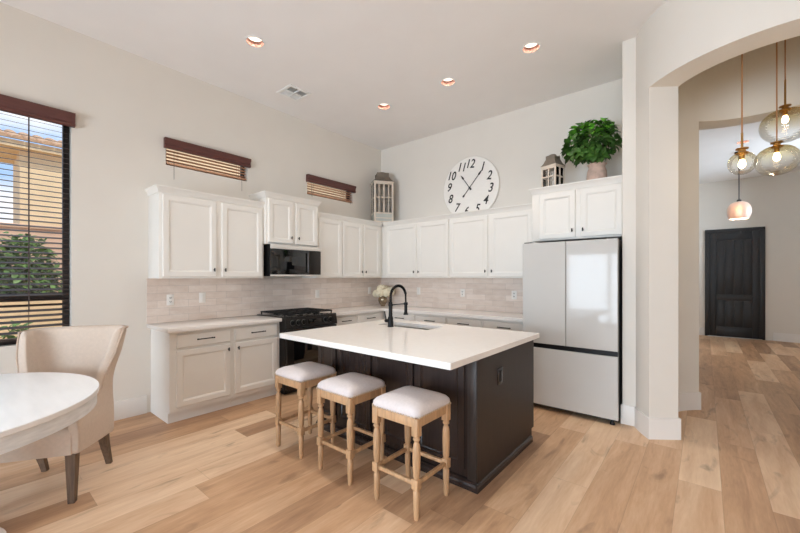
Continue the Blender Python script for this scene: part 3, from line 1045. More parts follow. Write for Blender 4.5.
def rect(x0, x1, y0, y1, z):
    return [(x0, y0, z), (x1, y0, z), (x1, y1, z), (x0, y1, z)]


b = B()
e = 0.004
b.loops([rect(SX0, SX1, SY0, SY1, 0.8752), rect(TX0, TX1, TY0, TY1, 0.8752), rect(TX0, TX1, TY0, TY1, 0.9152 - e),
         rect(TX0 + e, TX1 - e, TY0 + e, TY1 - e, 0.9152), rect(SX0, SX1, SY0, SY1, 0.9152), rect(SX0, SX1, SY0, SY1, 0.8752)], False, False)
bmesh.ops.remove_doubles(b.bm, verts=b.bm.verts, dist=1e-5)
o = b.build('island_worktop', M['quartz'], smooth=0)
tag(o, 'large white quartz slab with a sink cut-out on the dark island', 'worktop')

r = thing('kitchen_sink', 'stainless undermount sink set into the island worktop', 'sink', ((SX0 + SX1) / 2, (SY0 + SY1) / 2, 0.875))
hx, hy = (SX1 - SX0) / 2 + 0.006, (SY1 - SY0) / 2 + 0.006
b = B()
b.loops([rect(-hx - 0.02, hx + 0.02, -hy - 0.02, hy + 0.02, -0.0005), rect(-hx, hx, -hy, hy, -0.0005), rect(-hx + 0.006, hx - 0.006, -hy + 0.006, hy - 0.006, -0.20),
         rect(-hx + 0.03, hx - 0.03, -hy + 0.03, hy - 0.03, -0.215)], False, True)
b.build('basin', M['steel'], r, smooth=0, fix=False)
B().lathe([(0.045, -0.2145), (0.045, -0.212), (0.03, -0.211)], seg=24).build('drain', M['blacksteel'], r)

# faucet
r = thing('kitchen_faucet', 'matte black spring-neck faucet standing at the island sink', 'faucet', (2.07, -2.108, 0.9155))
B().lathe([(0.030, 0.0), (0.030, 0.004), (0.027, 0.008), (0.0265, 0.088), (0.022, 0.097), (0.0205, 0.10)], seg=24).build('base', M['black'], r)
B().lathe([(0.0185, 0.099), (0.0185, 0.235), (0.016, 0.24)], seg=20).build('riser', M['black'], r)
pts = []
for i in range(25):
    a = PI - PI * 0.93 * i / 24
    pts.append((0, 0.118 + 0.118 * math.cos(a), 0.285 + 0.112 * math.sin(a)))
pts = [(0, 0, 0.236), (0, 0, 0.26)] + pts
hose = B().tube(pts + [(0, 0.236, 0.245), (0, 0.237, 0.215)], 0.0085, 12).build('hose', M['black'], r)
# spring coil round the hose
cl_ = []
pv = [Vector(p) for p in pts]
tot = [0]
for a_, c_ in zip(pv[:-1], pv[1:]):
    tot.append(tot[-1] + (c_ - a_).length)
N = 46 * 10
for i in range(N + 1):
    d_ = tot[-1] * i / N
    k = max(j for j in range(len(tot)) if tot[j] <= d_ + 1e-9)
    k = min(k, len(pv) - 2)
    f_ = (d_ - tot[k]) / max(1e-9, tot[k + 1] - tot[k])
    c = pv[k].lerp(pv[k + 1], f_)
    tg = (pv[k + 1] - pv[k]).normalized()
    s_ = Vector((1, 0, 0))
    u_ = tg.cross(s_)
    ph = 2 * PI * i / 10
    cl_.append(c + 0.0125 * (math.cos(ph) * s_ + math.sin(ph) * u_))
B().tube(cl_, 0.0024, 5).build('spring', M['black'], hose)
B().lathe([(0.013, 0.215), (0.016, 0.20), (0.0165, 0.13), (0.019, 0.12), (0.024, 0.105), (0.024, 0.098)], (0, 0.237, 0), 20).build('spray_head', M['black'], r)
b = B().tube([(0, 0.015, 0.212), (0, 0.225, 0.212)], 0.0055, 10)
b.lathe([(0.021, 0.200), (0.021, 0.224)], (0, 0.237, 0), 20)
b.lathe([(0.0225, 0.200), (0.0225, 0.224)], (0, 0, 0), 20)
b.build('support_arm', M['black'], r)
b = B().tube([(-0.02, 0, 0.055), (-0.065, 0, 0.055)], 0.017, 16)
b.tube([(-0.058, 0, 0.066), (-0.066, -0.002, 0.10), (-0.074, -0.004, 0.145)], [0.0065, 0.006, 0.005], 10)
b.build('lever_handle', M['black'], r)

# ------------------------------------------------------------------ vase with hydrangeas
random.seed(4)
r = thing('flower_vase', 'bronze glass vase on the corner of the back worktop holding cream hydrangeas', 'vase', (0.30, -0.28, 0.9155))
B().lathe([(0.038, 0.0), (0.040, 0.006), (0.036, 0.012), (0.062, 0.045), (0.078, 0.09), (0.076, 0.125), (0.064, 0.155), (0.068, 0.168), (0.064, 0.168), (0.060, 0.155), (0.07, 0.12), (0.05, 0.05)], seg=32).build('body', M['vase'], r)
for cx_, cy_, cz_, rr in ((-0.085, 0.02, 0.225, 0.075), (0.0, -0.07, 0.235, 0.078), (0.085, -0.01, 0.23, 0.078), (0.0, 0.05, 0.265, 0.08), (-0.03, -0.01, 0.285, 0.07), (0.12, 0.06, 0.25, 0.066), (-0.13, -0.03, 0.205, 0.055)):
    b = B()
    for k in range(60):
        v = Vector((random.gauss(0, 1), random.gauss(0, 1), random.gauss(0, 1))).normalized()
        p = Vector((cx_, cy_, cz_)) + v * rr * random.uniform(0.88, 1.0)
        s_ = v.orthogonal().normalized()
        t_ = v.cross(s_)
        a0 = random.random() * PI
        for q in range(4):
            a = a0 + q * PI / 2
            b.leaf(p, v * 0.35 + s_ * math.cos(a) + t_ * math.sin(a), v, 0.024, 0.022, 0.1)
    b.ball((cx_, cy_, cz_), rr * 0.86, 12)
    fl = b.build('hydrangea_bloom', M['petal'], r, smooth=60, fix=False)
    B().tube([(cx_ * 0.3, cy_ * 0.3, 0.10), (cx_ * 0.6, cy_ * 0.6, 0.17), (cx_, cy_, cz_)], 0.004, 6).build('stem', M['leaf'], fl)

# ------------------------------------------------------------------ clock
CR = 0.453
r = thing('wall_clock', 'large round white clock with dark italic numerals resting on the back cabinets', 'clock', (1.794, -0.012, 2.697))
r['kind'] = 'thing'
r.rotation_euler = (0, R(8.5), 0)
B().lathe([(CR - 0.01, 0.0), (CR, -0.006), (CR, -0.026), (CR - 0.008, -0.032), (0.001, -0.032)], seg=96, axis='Y', cap1=True).build('dial', M['clockface'], r)
for k in range(1, 13):
    fc = bpy.data.curves.new('numeral_text', 'FONT')
    fc.body = str(k)
    fc.size = 0.178
    fc.shear = 0.18
    fc.extrude = 0.0015
    fc.offset = 0.0022
    fc.align_x = 'CENTER'
    fc.align_y = 'CENTER'
    fo = bpy.data.objects.new('numeral_text', fc)
    COL.objects.link(fo)
    bpy.context.view_layer.update()
    me = bpy.data.meshes.new_from_object(fo.evaluated_get(bpy.context.evaluated_depsgraph_get()))
    bpy.data.objects.remove(fo)
    a = 2 * PI * k / 12
    rad = 0.342
    cen = sum((v.co.x for v in me.vertices)) / len(me.vertices)
    me.transform(Matrix.Translation((rad * math.sin(a), -0.0335, rad * math.cos(a))) @ Matrix.Rotation(PI / 2, 4, 'X') @ Matrix.Diagonal((0.82, 1, 1, 1)) @ Matrix.Translation((-cen, 0, 0)))
    me.materials.clear()
    me.materials.append(M['ink'])
    o = bpy.data.objects.new('numeral', me)
    COL.objects.link(o)
    o.parent = r


def hand(name, ang, L, tail, y):
    d = Vector((math.sin(ang), 0, math.cos(ang)))
    s_ = Vector((math.cos(ang), 0, -math.sin(ang)))
    b = B()
    prof = [(-tail, 0.010), (-tail + 0.02, 0.014), (-tail + 0.045, 0.006), (0, 0.0055), (L * 0.68, 0.0045), (L * 0.72, 0.013), (L * 0.8, 0.012), (L, 0.001)]
    rings = []
    for t_, w_ in prof:
        c = d * t_
        rings.append([tuple(c + s_ * w_ + Vector((0, y, 0))), tuple(c - s_ * w_ + Vector((0, y, 0))), tuple(c - s_ * w_ + Vector((0, y - 0.003, 0))), tuple(c + s_ * w_ + Vector((0, y - 0.003, 0)))])
    b.loops(rings)
    b.build(name, M['ink'], r, smooth=0)


hand('minute_hand', R(33), 0.315, 0.165, -0.040)
hand('hour_hand', R(-44), 0.25, 0.04, -0.0355)
B().lathe([(0.015, -0.033), (0.015, -0.046), (0.010, -0.049)], seg=20, axis='Y').build('center_cap', M['ink'], r)

# ------------------------------------------------------------------ lanterns
def lantern(label, loc, rot, wd, dp, h, low, roof_h, chim_h, split):
    """wooden cabinet lantern: glazed frame, zinc roof, chimney with handle; base centred on the origin"""
    r = thing('decorative_lantern', label, 'lantern', loc, rot, 'wooden lanterns on the cabinets')
    hx, hy = wd / 2, dp / 2
    p = wd * 0.09
    b = B()
    b.box(-hx, hx, -hy, hy, 0, 0.02, 0.003)
    b.box(-hx * 1.06, hx * 1.06, -hy * 1.06, hy * 1.06, h - 0.025, h, 0.004)
    for sx in (-1, 1):
        for sy in (-1, 1):
            b.box(min(sx * hx, sx * (hx - p)), max(sx * hx, sx * (hx - p)), min(sy * hy, sy * (hy - p)), max(sy * hy, sy * (hy - p)), 0.02, h - 0.025, 0.002)
    for sy in (-1, 1):
        y0, y1 = (sy * hy - (0.014 if sy > 0 else 0), sy * hy + (0.014 if sy < 0 else 0))
        b.box(-hx + p, hx - p, y0, y1, low, low + p * 0.7)
        b.box(-p * 0.35, p * 0.35, y0, y1, low, h - 0.03)
        b.box(-hx + p, hx - p, y0, y1, h - 0.03 - p * 0.7, h - 0.025)
        if split:
            for x in (-hx * 0.5, hx * 0.5):
                b.box(x - 0.007, x + 0.007, y0, y1, low, h - 0.03)
            b.box(-hx + p, hx - p, y0, y1, low * 0.45, low * 0.45 + 0.012)
        zc = low + (h - low) * 0.5
        b.box(-hx + p, hx - p, y0, y1, zc - 0.007, zc + 0.007)
    for sx in (-1, 1):
        x0, x1 = (sx * hx - (0.014 if sx > 0 else 0), sx * hx + (0.014 if sx < 0 else 0))
        b.box(x0, x1, -hy + p, hy - p, low, low + p * 0.7)
        b.box(x0, x1, -0.008, 0.008, low, h - 0.03)
        zc = low + (h - low) * 0.5
        b.box(x0, x1, -hy + p, hy - p, zc - 0.007, zc + 0.007)
    b.build('frame', M['lanternwood'], r)
    b = B()
    b.box(-hx + 0.007, hx - 0.007, -hy + 0.006, -hy + 0.008, low, h - 0.03).box(-hx + 0.007, hx - 0.007, hy - 0.008, hy - 0.006, low, h - 0.03)
    b.box(-hx + 0.006, -hx + 0.008, -hy + 0.009, hy - 0.009, low, h - 0.03).box(hx - 0.008, hx - 0.006, -hy + 0.009, hy - 0.009, low, h - 0.03)
    b.build('glazing', M['glass'], r, smooth=0)
    if low > 0.05:
        b = B()
        b.box(-hx + 0.008, hx - 0.008, -hy + 0.006, -hy + 0.012, 0.02, low).box(-hx + 0.008, hx - 0.008, hy - 0.012, hy - 0.006, 0.02, low)
        b.box(-hx + 0.006, -hx + 0.012, -hy + 0.012, hy - 0.012, 0.02, low).box(hx - 0.012, hx - 0.006, -hy + 0.012, hy - 0.012, 0.02, low)
        b.build('lower_panel', M['greypanel'], r, smooth=0)
    q = [(1.08, h), (1.0, h + roof_h * 0.12), (0.82, h + roof_h * 0.45), (0.70, h + roof_h * 0.8), (0.66, h + roof_h)]
    b = B().loops([rect(-hx * s_, hx * s_, -hy * s_, hy * s_, z) for s_, z in q])
    b.build('roof', M['zinc'], r, smooth=20)
    z0 = h + roof_h
    b = B()
    b.box(-hx * 0.62, hx * 0.62, -hy * 0.6, -hy * 0.52, z0, z0 + chim_h)
    b.box(-hx * 0.62, hx * 0.62, hy * 0.52, hy * 0.6, z0, z0 + chim_h)
    b.box(-hx * 0.62, -hx * 0.54, -hy * 0.52, hy * 0.52, z0, z0 + chim_h * 0.7)
    b.box(hx * 0.54, hx * 0.62, -hy * 0.52, hy * 0.52, z0, z0 + chim_h * 0.7)
    b.build('chimney', M['zinc'], r, smooth=0)
    hd = [(-hx * 0.66, 0, z0 + chim_h * 0.4)] + [(-hx * 0.66 * math.cos(PI * i / 12), -hy * 0.3, z0 + chim_h * 0.5 + chim_h * 0.75 * math.sin(PI * i / 12)) for i in range(13)] + [(hx * 0.66, 0, z0 + chim_h * 0.4)]
    B().tube(hd, 0.005, 8).build('carry_handle', M['zinc'], r)
    return r


lantern('tall pale wooden lantern with grey roof standing in the cabinet corner', (0.240, -0.240, 2.3015), math.atan2(0.817, 0.578), 0.325, 0.325, 0.675, 0.14, 0.085, 0.07, True)
lantern('small pale wooden lantern with zinc roof beside the potted plant', (3.082, -0.43, 2.3405), R(-16), 0.180, 0.180, 0.33, 0.07, 0.075, 0.045, False)

# ------------------------------------------------------------------ potted plant above the fridge
random.seed(11)
r = thing('potted_plant', 'bushy green plant in a pinkish terracotta pot above the fridge', 'plant', (3.53, -0.40, 2.3405))
B().lathe([(0.070, 0.0), (0.078, 0.006), (0.094, 0.08), (0.100, 0.14), (0.092, 0.20), (0.078, 0.235), (0.082, 0.255), (0.094, 0.27), (0.090, 0.273), (0.074, 0.255), (0.07, 0.22)], seg=36).build('pot', M['terracotta'], r)
B().lathe([(0.07, 0.232), (0.001, 0.24)], seg=24, cap1=False).build('soil', M['stem'], r)
lf, ll, st = B(), B(), B()
for i in range(95):
    # twig tips spread over a lopsided crown
    for _ in range(60):
        v = Vector((random.uniform(-1, 1), random.uniform(-1, 1), random.uniform(-0.75, 1)))
        if 0.45 < v.length < 1.0:
            break
    tip = Vector((-0.045 + v.x * 0.27, -0.03 + v.y * 0.23, 0.495 + v.z * 0.235))
    if v.x > 0.5:
        tip.z += 0.03
    base_p = Vector((random.uniform(-0.03, 0.03), random.uniform(-0.03, 0.03), 0.235))
    mid = base_p.lerp(tip, 0.55) + Vector((0, 0, 0.06))
    if i < 22:
        st.tube([base_p, mid, tip], [0.004, 0.003, 0.0015], 6)
    out = (tip - Vector((-0.04, -0.02, 0.365))).normalized()
    for k in range(random.randint(6, 9)):
        a = 2 * PI * k / 7 + random.uniform(-0.4, 0.4)
        s_ = out.orthogonal().normalized()
        t_ = out.cross(s_)
        d = out * random.uniform(0.15, 0.9) + s_ * math.cos(a) + t_ * math.sin(a)
        up = out + Vector((0, 0, 0.6))
        bright = (tip.z > 0.56 and random.random() < 0.55)  # light on the crown top is put into the leaf colour
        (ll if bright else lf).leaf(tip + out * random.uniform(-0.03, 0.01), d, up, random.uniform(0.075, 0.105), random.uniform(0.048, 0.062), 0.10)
lf.build('foliage', M['leaf'], r, smooth=60, fix=False)
q = ll.build('highlight_leaves', M['leaflight'], r, smooth=60, fix=False)
q['label'] = 'leaves painted with the highlights of the crown top'
st.build('stems', M['stem'], r)

# ------------------------------------------------------------------ stools
def make_stool(label, loc):
    r = thing('counter_stool', label, 'stool', loc, 0, 'counter stools at the island')
    hs = 0.157
    for sx in (-1, 1):
        for sy in (-1, 1):
            c = (sx * hs, sy * hs, 0)
            b = B()
            b.lathe([(0.0135, 0.0), (0.0165, 0.012), (0.019, 0.10), (0.020, 0.165), (0.016, 0.172), (0.016, 0.18)], c, 16)
            b.box(c[0] - 0.0215, c[0] + 0.0215, c[1] - 0.0215, c[1] + 0.0215, 0.178, 0.238, 0.003)
            b.lathe([(0.016, 0.236), (0.016, 0.245), (0.0205, 0.255), (0.0225, 0.30), (0.0235, 0.36), (0.0225, 0.41), (0.019, 0.435), (0.0135, 0.447), (0.0135, 0.453), (0.021, 0.462), (0.021, 0.470), (0.0145, 0.478), (0.0145, 0.484)], c, 16)
            b.box(c[0] - 0.0215, c[0] + 0.0215, c[1] - 0.0215, c[1] + 0.0215, 0.482, 0.588, 0.003)
            b.build('leg', M['oak'], r)
    for s_ in (-1, 1):
        b = B()
        b.box(-hs + 0.02, hs - 0.02, s_ * hs - 0.011, s_ * hs + 0.011, 0.196, 0.220, 0.004)
        b.build('stretcher', M['oak'], r)
        b = B()
        b.box(s_ * hs - 0.011, s_ * hs + 0.011, -hs + 0.02, hs - 0.02, 0.196, 0.220, 0.004)
        b.build('stretcher', M['oak'], r)
    b = B()
    for s_ in (-1, 1):
        b.box(-hs + 0.02, hs - 0.02, s_ * (hs + 0.006) - 0.010, s_ * (hs + 0.006) + 0.010, 0.532, 0.588, 0.002)
        b.box(s_ * (hs + 0.006) - 0.010, s_ * (hs + 0.006) + 0.010, -hs + 0.02, hs - 0.02, 0.532, 0.588, 0.002)
    b.box(-hs, hs, -hs, hs, 0.570, 0.587)
    b.build('apron', M['oak'], r)
    # domed cushion: rounded-square rings
    b = B()
    rings = []
    for z, e_ in ((0.588, 0.176), (0.592, 0.182), (0.605, 0.186), (0.622, 0.184), (0.638, 0.172), (0.651, 0.148), (0.660, 0.115), (0.666, 0.07), (0.668, 0.02)):
        ring = []
        rc = e_ * (0.22 + 0.5 * max(0, (0.184 - e_)) / 0.184)
        for q in range(4):
            ax, ay = (1, 1, -1, -1)[q], (-1, 1, 1, -1)[q]
            for k in range(6):
                a = -PI / 2 + q * PI / 2 + (PI / 2) * k / 5
                ring.append((ax * (e_ - rc) + rc * math.cos(a), ay * (e_ - rc) + rc * math.sin(a), z))
        rings.append(ring)
    b.loops(rings)
    cu = b.build('cushion', M['linen'], r, smooth=70)
    b = B()
    n = 17
    for k in range(n):
        t_ = -0.165 + 0.33 * k / (n - 1)
        for s_ in (-1, 1):
            b.ball((t_, s_ * 0.1850, 0.5945), 0.0058, 6)
            b.ball((s_ * 0.1850, t_, 0.5945), 0.0058, 6)
    b.build('nailhead_trim', M['nail'], cu)
    return r


s0 = make_stool('oak counter stool with pale cushion at the island end nearest the range', (1.867, -2.948, 0))
for x, lab in ((2.430, 'oak counter stool with pale cushion standing between the other two stools'), (2.991, 'oak counter stool with pale cushion nearest the island corner and camera')):
    c = copy_tree(s0)
    c.location = (x, -2.955, 0)
    c['label'] = lab

# ------------------------------------------------------------------ dining table
TCX, TCY, TR = 1.50, -5.005, 0.757
r = thing('round_dining_table', 'round whitewashed dining table beside the beige chair', 'table', (TCX, TCY, 0))
B().lathe([(TR - 0.003, 0.733), (TR, 0.735), (TR, 0.757), (TR - 0.003, 0.760)], seg=96).build('tabletop', M['marble'], r)
B().lathe([(TR - 0.013, 0.660), (TR - 0.010, 0.662), (TR - 0.010, 0.733)], seg=96).build('apron', M['washed'], r)
B().lathe([(0.30, 0.0), (0.31, 0.02), (0.30, 0.05), (0.12, 0.075), (0.085, 0.12), (0.075, 0.22), (0.11, 0.34), (0.12, 0.42), (0.08, 0.50), (0.075, 0.56), (0.14, 0.62), (0.22, 0.668)], seg=48).build('pedestal', M['washed'], r)

# ------------------------------------------------------------------ dining chair (local: faces -y)
def make_chair(label, loc, rot):
    r = thing('dining_chair', label, 'chair', loc, rot)
    # plan of the shell: from front-left round the back to front-right
    def plan(s):                      # s in [-1,1] -> x, y, tangent-free
        a = abs(s)
        sg = 1 if s > 0 else -1
        if a > 0.42:
            t = (a - 0.42) / 0.58
            return sg * (0.262 - 0.0 * t), 0.20 - 0.46 * t
        t = a / 0.42
        ang = t * PI / 2
        return sg * 0.262 * math.sin(ang) ** 0.72, 0.20 + 0.075 * max(0.0, math.cos(ang)) ** 0.9

    def top(s):
        a = abs(s)
        if a < 0.50:
            return 1.022 - 0.010 * (a / 0.50) ** 2
        if a < 0.60:
            t = max(0.0, (a - 0.50) / 0.10)
            return 1.012 + (0.625 - 1.012) * (1 - (1 - t) ** 1.8) * (t ** 0.35)
        t = min(1.0, (a - 0.60) / 0.40)
        return 0.625 + (0.520 - 0.625) * (1 - (1 - t) ** 1.7)

    def bot(s):
        x, y = plan(s)
        return 0.315 + (0.255 - 0.315) * (y + 0.26) / 0.53

    n, m = 100, 14
    outer, inner = [], []
    for i in range(n + 1):
        s = -1 + 2 * i / n
        x, y = plan(s)
        ln = Vector((x, y - 0.05, 0)).normalized() if abs(s) < 0.75 else Vector((1 if s > 0 else -1, 0.0, 0))
        z0, z1 = bot(s), top(s)
        co, ci = [], []
        for j in range(m + 1):
            t = j / m
            z = z0 + (z1 - z0) * t
            h_ = max(0, z - 0.46)
            flare = 0.052 * (max(0.0, z - 0.66) / 0.36) ** 1.25 - 0.026 * math.sin(PI * min(1.0, max(0.0, (z - 0.46) / 0.38)))
            rec = 0.20 * h_ * (1 if abs(s) < 0.45 else max(0, 1 - (abs(s) - 0.45) / 0.4))
            px, py = x + ln.x * flare, y + rec
            co.append((px, py, z))
            th = 0.055
            ci.append((px - ln.x * th, py - (ln.y * th if abs(s) < 0.75 else 0), z - (0.004 if j == m else 0)))
        outer.append(co)
        inner.append(ci)
    b = B()
    rings = []
    for i in range(n + 1):
        co, ci = outer[i], inner[i]
        tmid = ((co[-1][0] + ci[-1][0]) / 2, (co[-1][1] + ci[-1][1]) / 2, co[-1][2] + 0.012)
        rings.append(co + [tmid] + list(reversed(ci)))
    b.loops(rings)
    b.build('backrest_shell', M['beige'], r, smooth=80, subsurf=1)
    b = B()
    b.tube([(p[-1][0] * 1.004, p[-1][1] + 0.002, p[-1][2] + 0.002) for p in outer], 0.0055, 8)
    b.build('piping', M['piping'], r)
    # seat cushion with front rail
    b = B()
    rings = []
    for z, e_ in ((0.315, 0.0), (0.43, 0.0), (0.455, 0.006), (0.478, 0.03), (0.487, 0.08)):
        rings.append([(-0.222 + e_, -0.262 + e_, z), (0.222 - e_, -0.262 + e_, z), (0.222 - e_, 0.20 - e_, z - (0.03 if z < 0.4 else 0)), (-0.222 + e_, 0.20 - e_, z - (0.03 if z < 0.4 else 0))])
    b.loops(rings)
    b.build('seat', M['beige'], r, smooth=50)
    for sx in (-1, 1):
        b = B()
        b.loops([rect(sx * 0.205 - t_, sx * 0.205 + t_, -0.208 - t_, -0.208 + t_, z) for z, t_ in ((0.0, 0.017), (0.15, 0.022), (0.318, 0.027))])
        b.build('leg', M['darkwood'], r)
        b = B()
        prof = [(0.0, 0.300, 0.016), (0.06, 0.278, 0.018), (0.13, 0.248, 0.021), (0.20, 0.222, 0.024), (0.275, 0.205, 0.027)]
        b.loops([rect(sx * 0.195 - t_, sx * 0.195 + t_, y_ - t_, y_ + t_, z_) for z_, y_, t_ in prof])
        b.build('leg', M['darkwood'], r)
    return r


# feet in the photo give the chair's axis: it faces (0.83,-0.55)
face = Vector((0.403, -0.269)).normalized()
rot = math.atan2(face.x, -face.y)     # local -y -> face
cen = Vector((1.116, -4.402))
make_chair('beige upholstered wingback dining chair tucked against the round table', (cen.x, cen.y, 0), rot)

# pale rounded stool whose edge shows in the near corner
r = thing('ottoman', 'pale round upholstered ottoman peeking in at the bottom corner by the table', 'ottoman', (2.340, -4.90, 0))
B().lathe([(0.215, 0.06), (0.225, 0.07), (0.228, 0.34), (0.222, 0.40), (0.195, 0.435), (0.12, 0.452), (0.01, 0.456)], seg=48).build('cushion', M['linen'], r, smooth=70)
for a in range(4):
    t_ = PI / 4 + a * PI / 2
    B().lathe([(0.014, 0.0), (0.02, 0.062)], (0.15 * math.cos(t_), 0.15 * math.sin(t_), 0), 12).build('leg', M['darkwood'], r)

# ------------------------------------------------------------------ vestibule pendants
VC = 4.68
struct(B().lathe([(RI + 0.01, VC), (RI + 0.01, VC + 0.03)], (RC[0], RC[1], 0), 48).build('ceiling_vestibule', M['ceiling'], smooth=0))


def pendant(label, x, y, z, rad, hh, rodlen):
    r = thing('glass_globe_pendant', label, 'pendant light', (x, y, z), 0, 'amber glass globe pendants')
    prof = []
    n = 18
    for i in range(n + 1):
        a = -PI / 2 + PI * 0.94 * i / n
        rr_ = rad * math.cos(a) ** 0.85 if math.cos(a) > 0 else 0
        prof.append((max(0.004, rr_), hh * math.sin(a) * (1.0 if a < 0 else 0.92)))
    topz = prof[-1][1]
    gl = B().lathe(prof, seg=48, cap1=False).build('globe', M['globe'], r, smooth=80)
    B().lathe([(0.036, topz - 0.012), (0.040, topz - 0.002), (0.024, topz + 0.006), (0.022, topz + 0.022), (0.040, topz + 0.027), (0.040, topz + 0.034), (0.008, topz + 0.038)], seg=28).build('cap', M['brass'], r)
    B().lathe([(0.016, topz - 0.055), (0.018, topz - 0.01)], seg=16).build('socket', M['brass'], r)
    B().lathe([(0.004, topz - 0.125), (0.020, topz - 0.112), (0.024, topz - 0.09), (0.014, topz - 0.055)], seg=20).build('bulb', M['bulb'], r)
    B().tube([(0, 0, topz + 0.036), (0, 0, topz + 0.036 + rodlen)], 0.0075, 10).build('rod', M['brass'], r)
    B().tube([(0, 0, topz + 0.03 + rodlen), (0, 0, VC - z)], 0.005, 8).build('cord', M['cordgold'], r)
    B().lathe([(0.05, VC - z - 0.03), (0.055, VC - z - 0.02), (0.055, VC - z - 0.001)], seg=24).build('ceiling_canopy', M['brass'], r)
    light('pendant_glow', 'POINT', (0, 0, topz - 0.15), 1.3, (1, 0.86, 0.68), parent=r, shadow_soft_size=0.02)
    return r


pendant('smallest of the three amber glass globe pendants in the round vestibule', 4.652, -0.842, 2.301, 0.088, 0.090, 0.12)
pendant('middle-sized amber glass globe pendant hanging lowest beside the biggest', 4.893, -0.385, 2.388, 0.142, 0.128, 0.0)
pendant('largest amber glass globe pendant hanging highest of the three', 4.981, -0.051, 2.767, 0.172, 0.152, 0.23)

# foyer pendant and entry door
fx_, fy_ = 4.898, 4.172
r = thing('dome_pendant', 'pinkish ribbed dome pendant in the foyer before the black door', 'pendant light', (fx_, fy_, 2.47))
prof = [(0.135, -0.02), (0.158, 0.03), (0.168, 0.09), (0.166, 0.15), (0.150, 0.205), (0.118, 0.25), (0.07, 0.278), (0.03, 0.287)]
B().lathe(prof + [(p[0] - 0.006, p[1] - 0.004) for p in reversed(prof)], seg=48, cap0=False, cap1=False).build('shade', M['rosy'], r, smooth=60)
B().lathe([(0.032, 0.283), (0.034, 0.31), (0.012, 0.33)], seg=20).build('cap', M['bronze'], r)
B().tube([(0, 0, 0.325), (0, 0, CEIL - 2.47)], 0.009, 10).build('rod', M['bronze'], r)
B().lathe([(0.06, CEIL - 2.47 - 0.03), (0.065, CEIL - 2.47 - 0.001)], seg=24).build('ceiling_canopy', M['bronze'], r)
B().ball((0, 0, 0.16), 0.045, 16).build('bulb', M['bulb'], r)
light('dome_glow', 'POINT', (0, 0, 0.08), 10, (1, 0.9, 0.8), parent=r, shadow_soft_size=0.05)

DX0, DX1, DH = 4.425, 5.455, 2.52
r = bpy.data.objects.new('door_1', None)
COL.objects.link(r)
struct(r)
r.location = (DX0, FY, 0)
DW = DX1 - DX0
b = B()
b.box(0, 0.085, -0.035, -0.001, 0, DH, 0.004).box(DW - 0.085, DW, -0.035, -0.001, 0, DH, 0.004).box(0, DW, -0.037, -0.001, DH - 0.085, DH, 0.004)
b.build('door_casing', M['frontdoor'], r)
b = B()
b.box(0.085, DW - 0.085, -0.012, -0.001, 0.012, DH - 0.085)
x0, x1 = 0.085, DW - 0.085
pl0, pl1 = x0 + 0.12, x1 - 0.12
for xa, xb, za, zb in ((x0, pl0, 0.012, DH - 0.085), (pl1, x1, 0.012, DH - 0.085), (pl0, pl1, 0.012, 0.24), (pl0, pl1, 0.86, 0.99), (pl0, pl1, DH - 0.26, DH - 0.085)):
    b.box(xa, xb, -0.026, -0.012, za, zb, 0.004)
n = 4
for za, zb in ((0.24, 0.86), (0.99, DH - 0.26)):
    for k in range(n):
        xa = pl0 + (pl1 - pl0) * k / n + 0.006
        xb = pl0 + (pl1 - pl0) * (k + 1) / n - 0.006
        b.box(xa, xb, -0.021, -0.012, za + 0.008, zb - 0.008, 0.004)
b.build('door_leaf', M['frontdoor'], r)
B().box(0.05, DW - 0.05, -0.06, -0.001, 0.0, 0.012).build('threshold', M['steel'], r)

# ------------------------------------------------------------------ outside the left windows
struct(B().box(-40, -0.16, -40, 40, -0.3, -0.12).build('ground', M['earth'], smooth=0))
struct(B().box(-0.16, 40, -40, -8.8, -0.3, -0.12).build('ground_rear', M['earth'], smooth=0))
r = thing('garden_wall', 'sunlit tan block garden wall outside the big window', 'wall', (-3.6, -6.5, -0.12))
r['kind'] = 'thing'
B().box(-0.1, 0.1, -6, 14, 0, 1.20).build('blocks', M['block'], r, smooth=0)
B().box(-0.13, 0.13, -6, 14, 1.20, 1.26, 0.01).build('coping', M['block'], r)

r = thing('boundary_wall', 'tall pinkish stucco wall between the shrubs and the beige house', 'wall', (-6.2, -6.5, -0.12))
r['kind'] = 'thing'
B().box(-0.1, 0.1, -6, 10, 0, 2.5).build('blocks', M['pinkwall'], r, smooth=0)
B().box(-0.14, 0.14, -6, 10, 2.5, 2.58, 0.01).build('coping', M['pinkwall'], r)

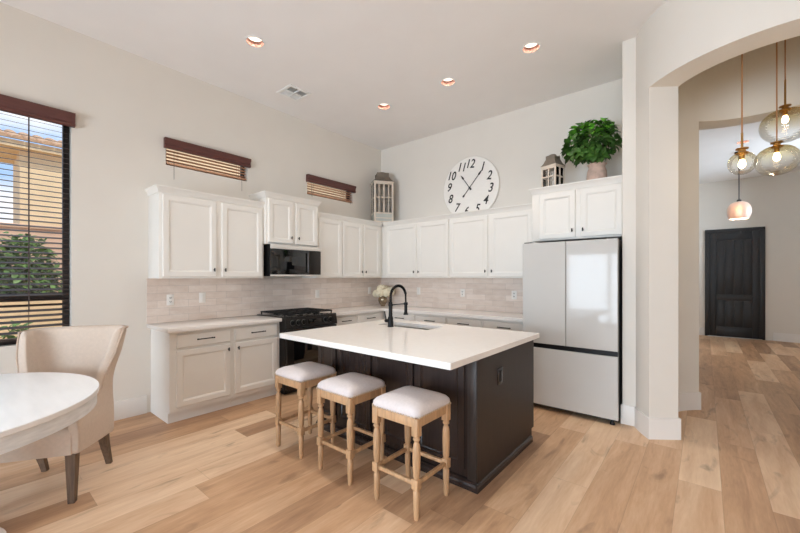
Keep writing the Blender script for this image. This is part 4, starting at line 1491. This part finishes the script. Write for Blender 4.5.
r = thing('neighbour_house', 'beige stucco house with clay tile roof seen through the big window', 'house', (-7.0, -3.95, -0.12))
b = B()
b.box(-1.5, 0, 0, 9, 0, 4.35)
b.box(-1.5, 0.02, 2.0, 14, 0, 7.5)
b.build('wall', M['stucco'], r, smooth=0)
b = B()
b.box(-1.6, 0.22, -0.35, 2.0, 4.28, 4.42)
b.build('eave', M['stucco'], r, smooth=0)
b = B()
yy = -0.4
while yy < 2.0:
    ring0, ring1 = [], []
    for k in range(7):
        a = PI * k / 6
        ring0.append((0.30, yy + 0.11 + 0.11 * math.cos(a), 4.42 + 0.09 * math.sin(a)))
        ring1.append((-1.5, yy + 0.11 + 0.11 * math.cos(a), 5.0 + 0.09 * math.sin(a)))
    b.loops([ring0, ring1])
    yy += 0.235
b.build('roof_tiles', M['rooftile'], r, smooth=50)
wn = B().box(0.0, 0.03, 1.25, 1.75, 2.9, 3.9).build('window', M['bronze'], r)
B().box(0.03, 0.04, 1.30, 1.70, 2.95, 3.85).build('pane', M['blackglass'], wn, smooth=0)

random.seed(21)
for k, (x, y, h_, wd) in enumerate(((-4.7, -5.55, 2.1, 0.72), (-4.7, -4.12, 2.15, 0.74), (-4.7, -2.70, 2.1, 0.7), (-2.75, -4.3, 0.86, 0.22))):
    lab = ['green shrub behind the garden wall at the far end of the big window', 'green shrub behind the garden wall in the middle of the big window',
           'green shrub behind the garden wall nearest the mahogany valance end', 'low green plant in front of the garden wall'][k]
    r = thing('garden_shrub', lab, 'shrub', (x, y, -0.12), 0, 'shrubs outside the window')
    B().tube([(0, 0, 0), (0.02, 0, h_ * 0.5), (0, 0.03, h_ * 0.85)], [0.03, 0.02, 0.008], 8).build('trunk', M['stem'], r)
    b = B()
    for q in range(2600 if k < 3 else 120):
        v = Vector((random.gauss(0, 1), random.gauss(0, 1), random.gauss(0, 1))).normalized() * random.random() ** 0.4
        p = Vector((v.x * wd * 0.6, v.y * wd * 0.75, h_ * 0.62 + v.z * h_ * 0.45))
        b.leaf(p, (random.gauss(0, 1), random.gauss(0, 1), random.gauss(0, 0.6)), (0.3, random.gauss(0, .4), 1), random.uniform(0.09, 0.17), random.uniform(0.055, 0.09), 0.15)
    b.build('foliage', M['leafdark'], r, smooth=60, fix=False)
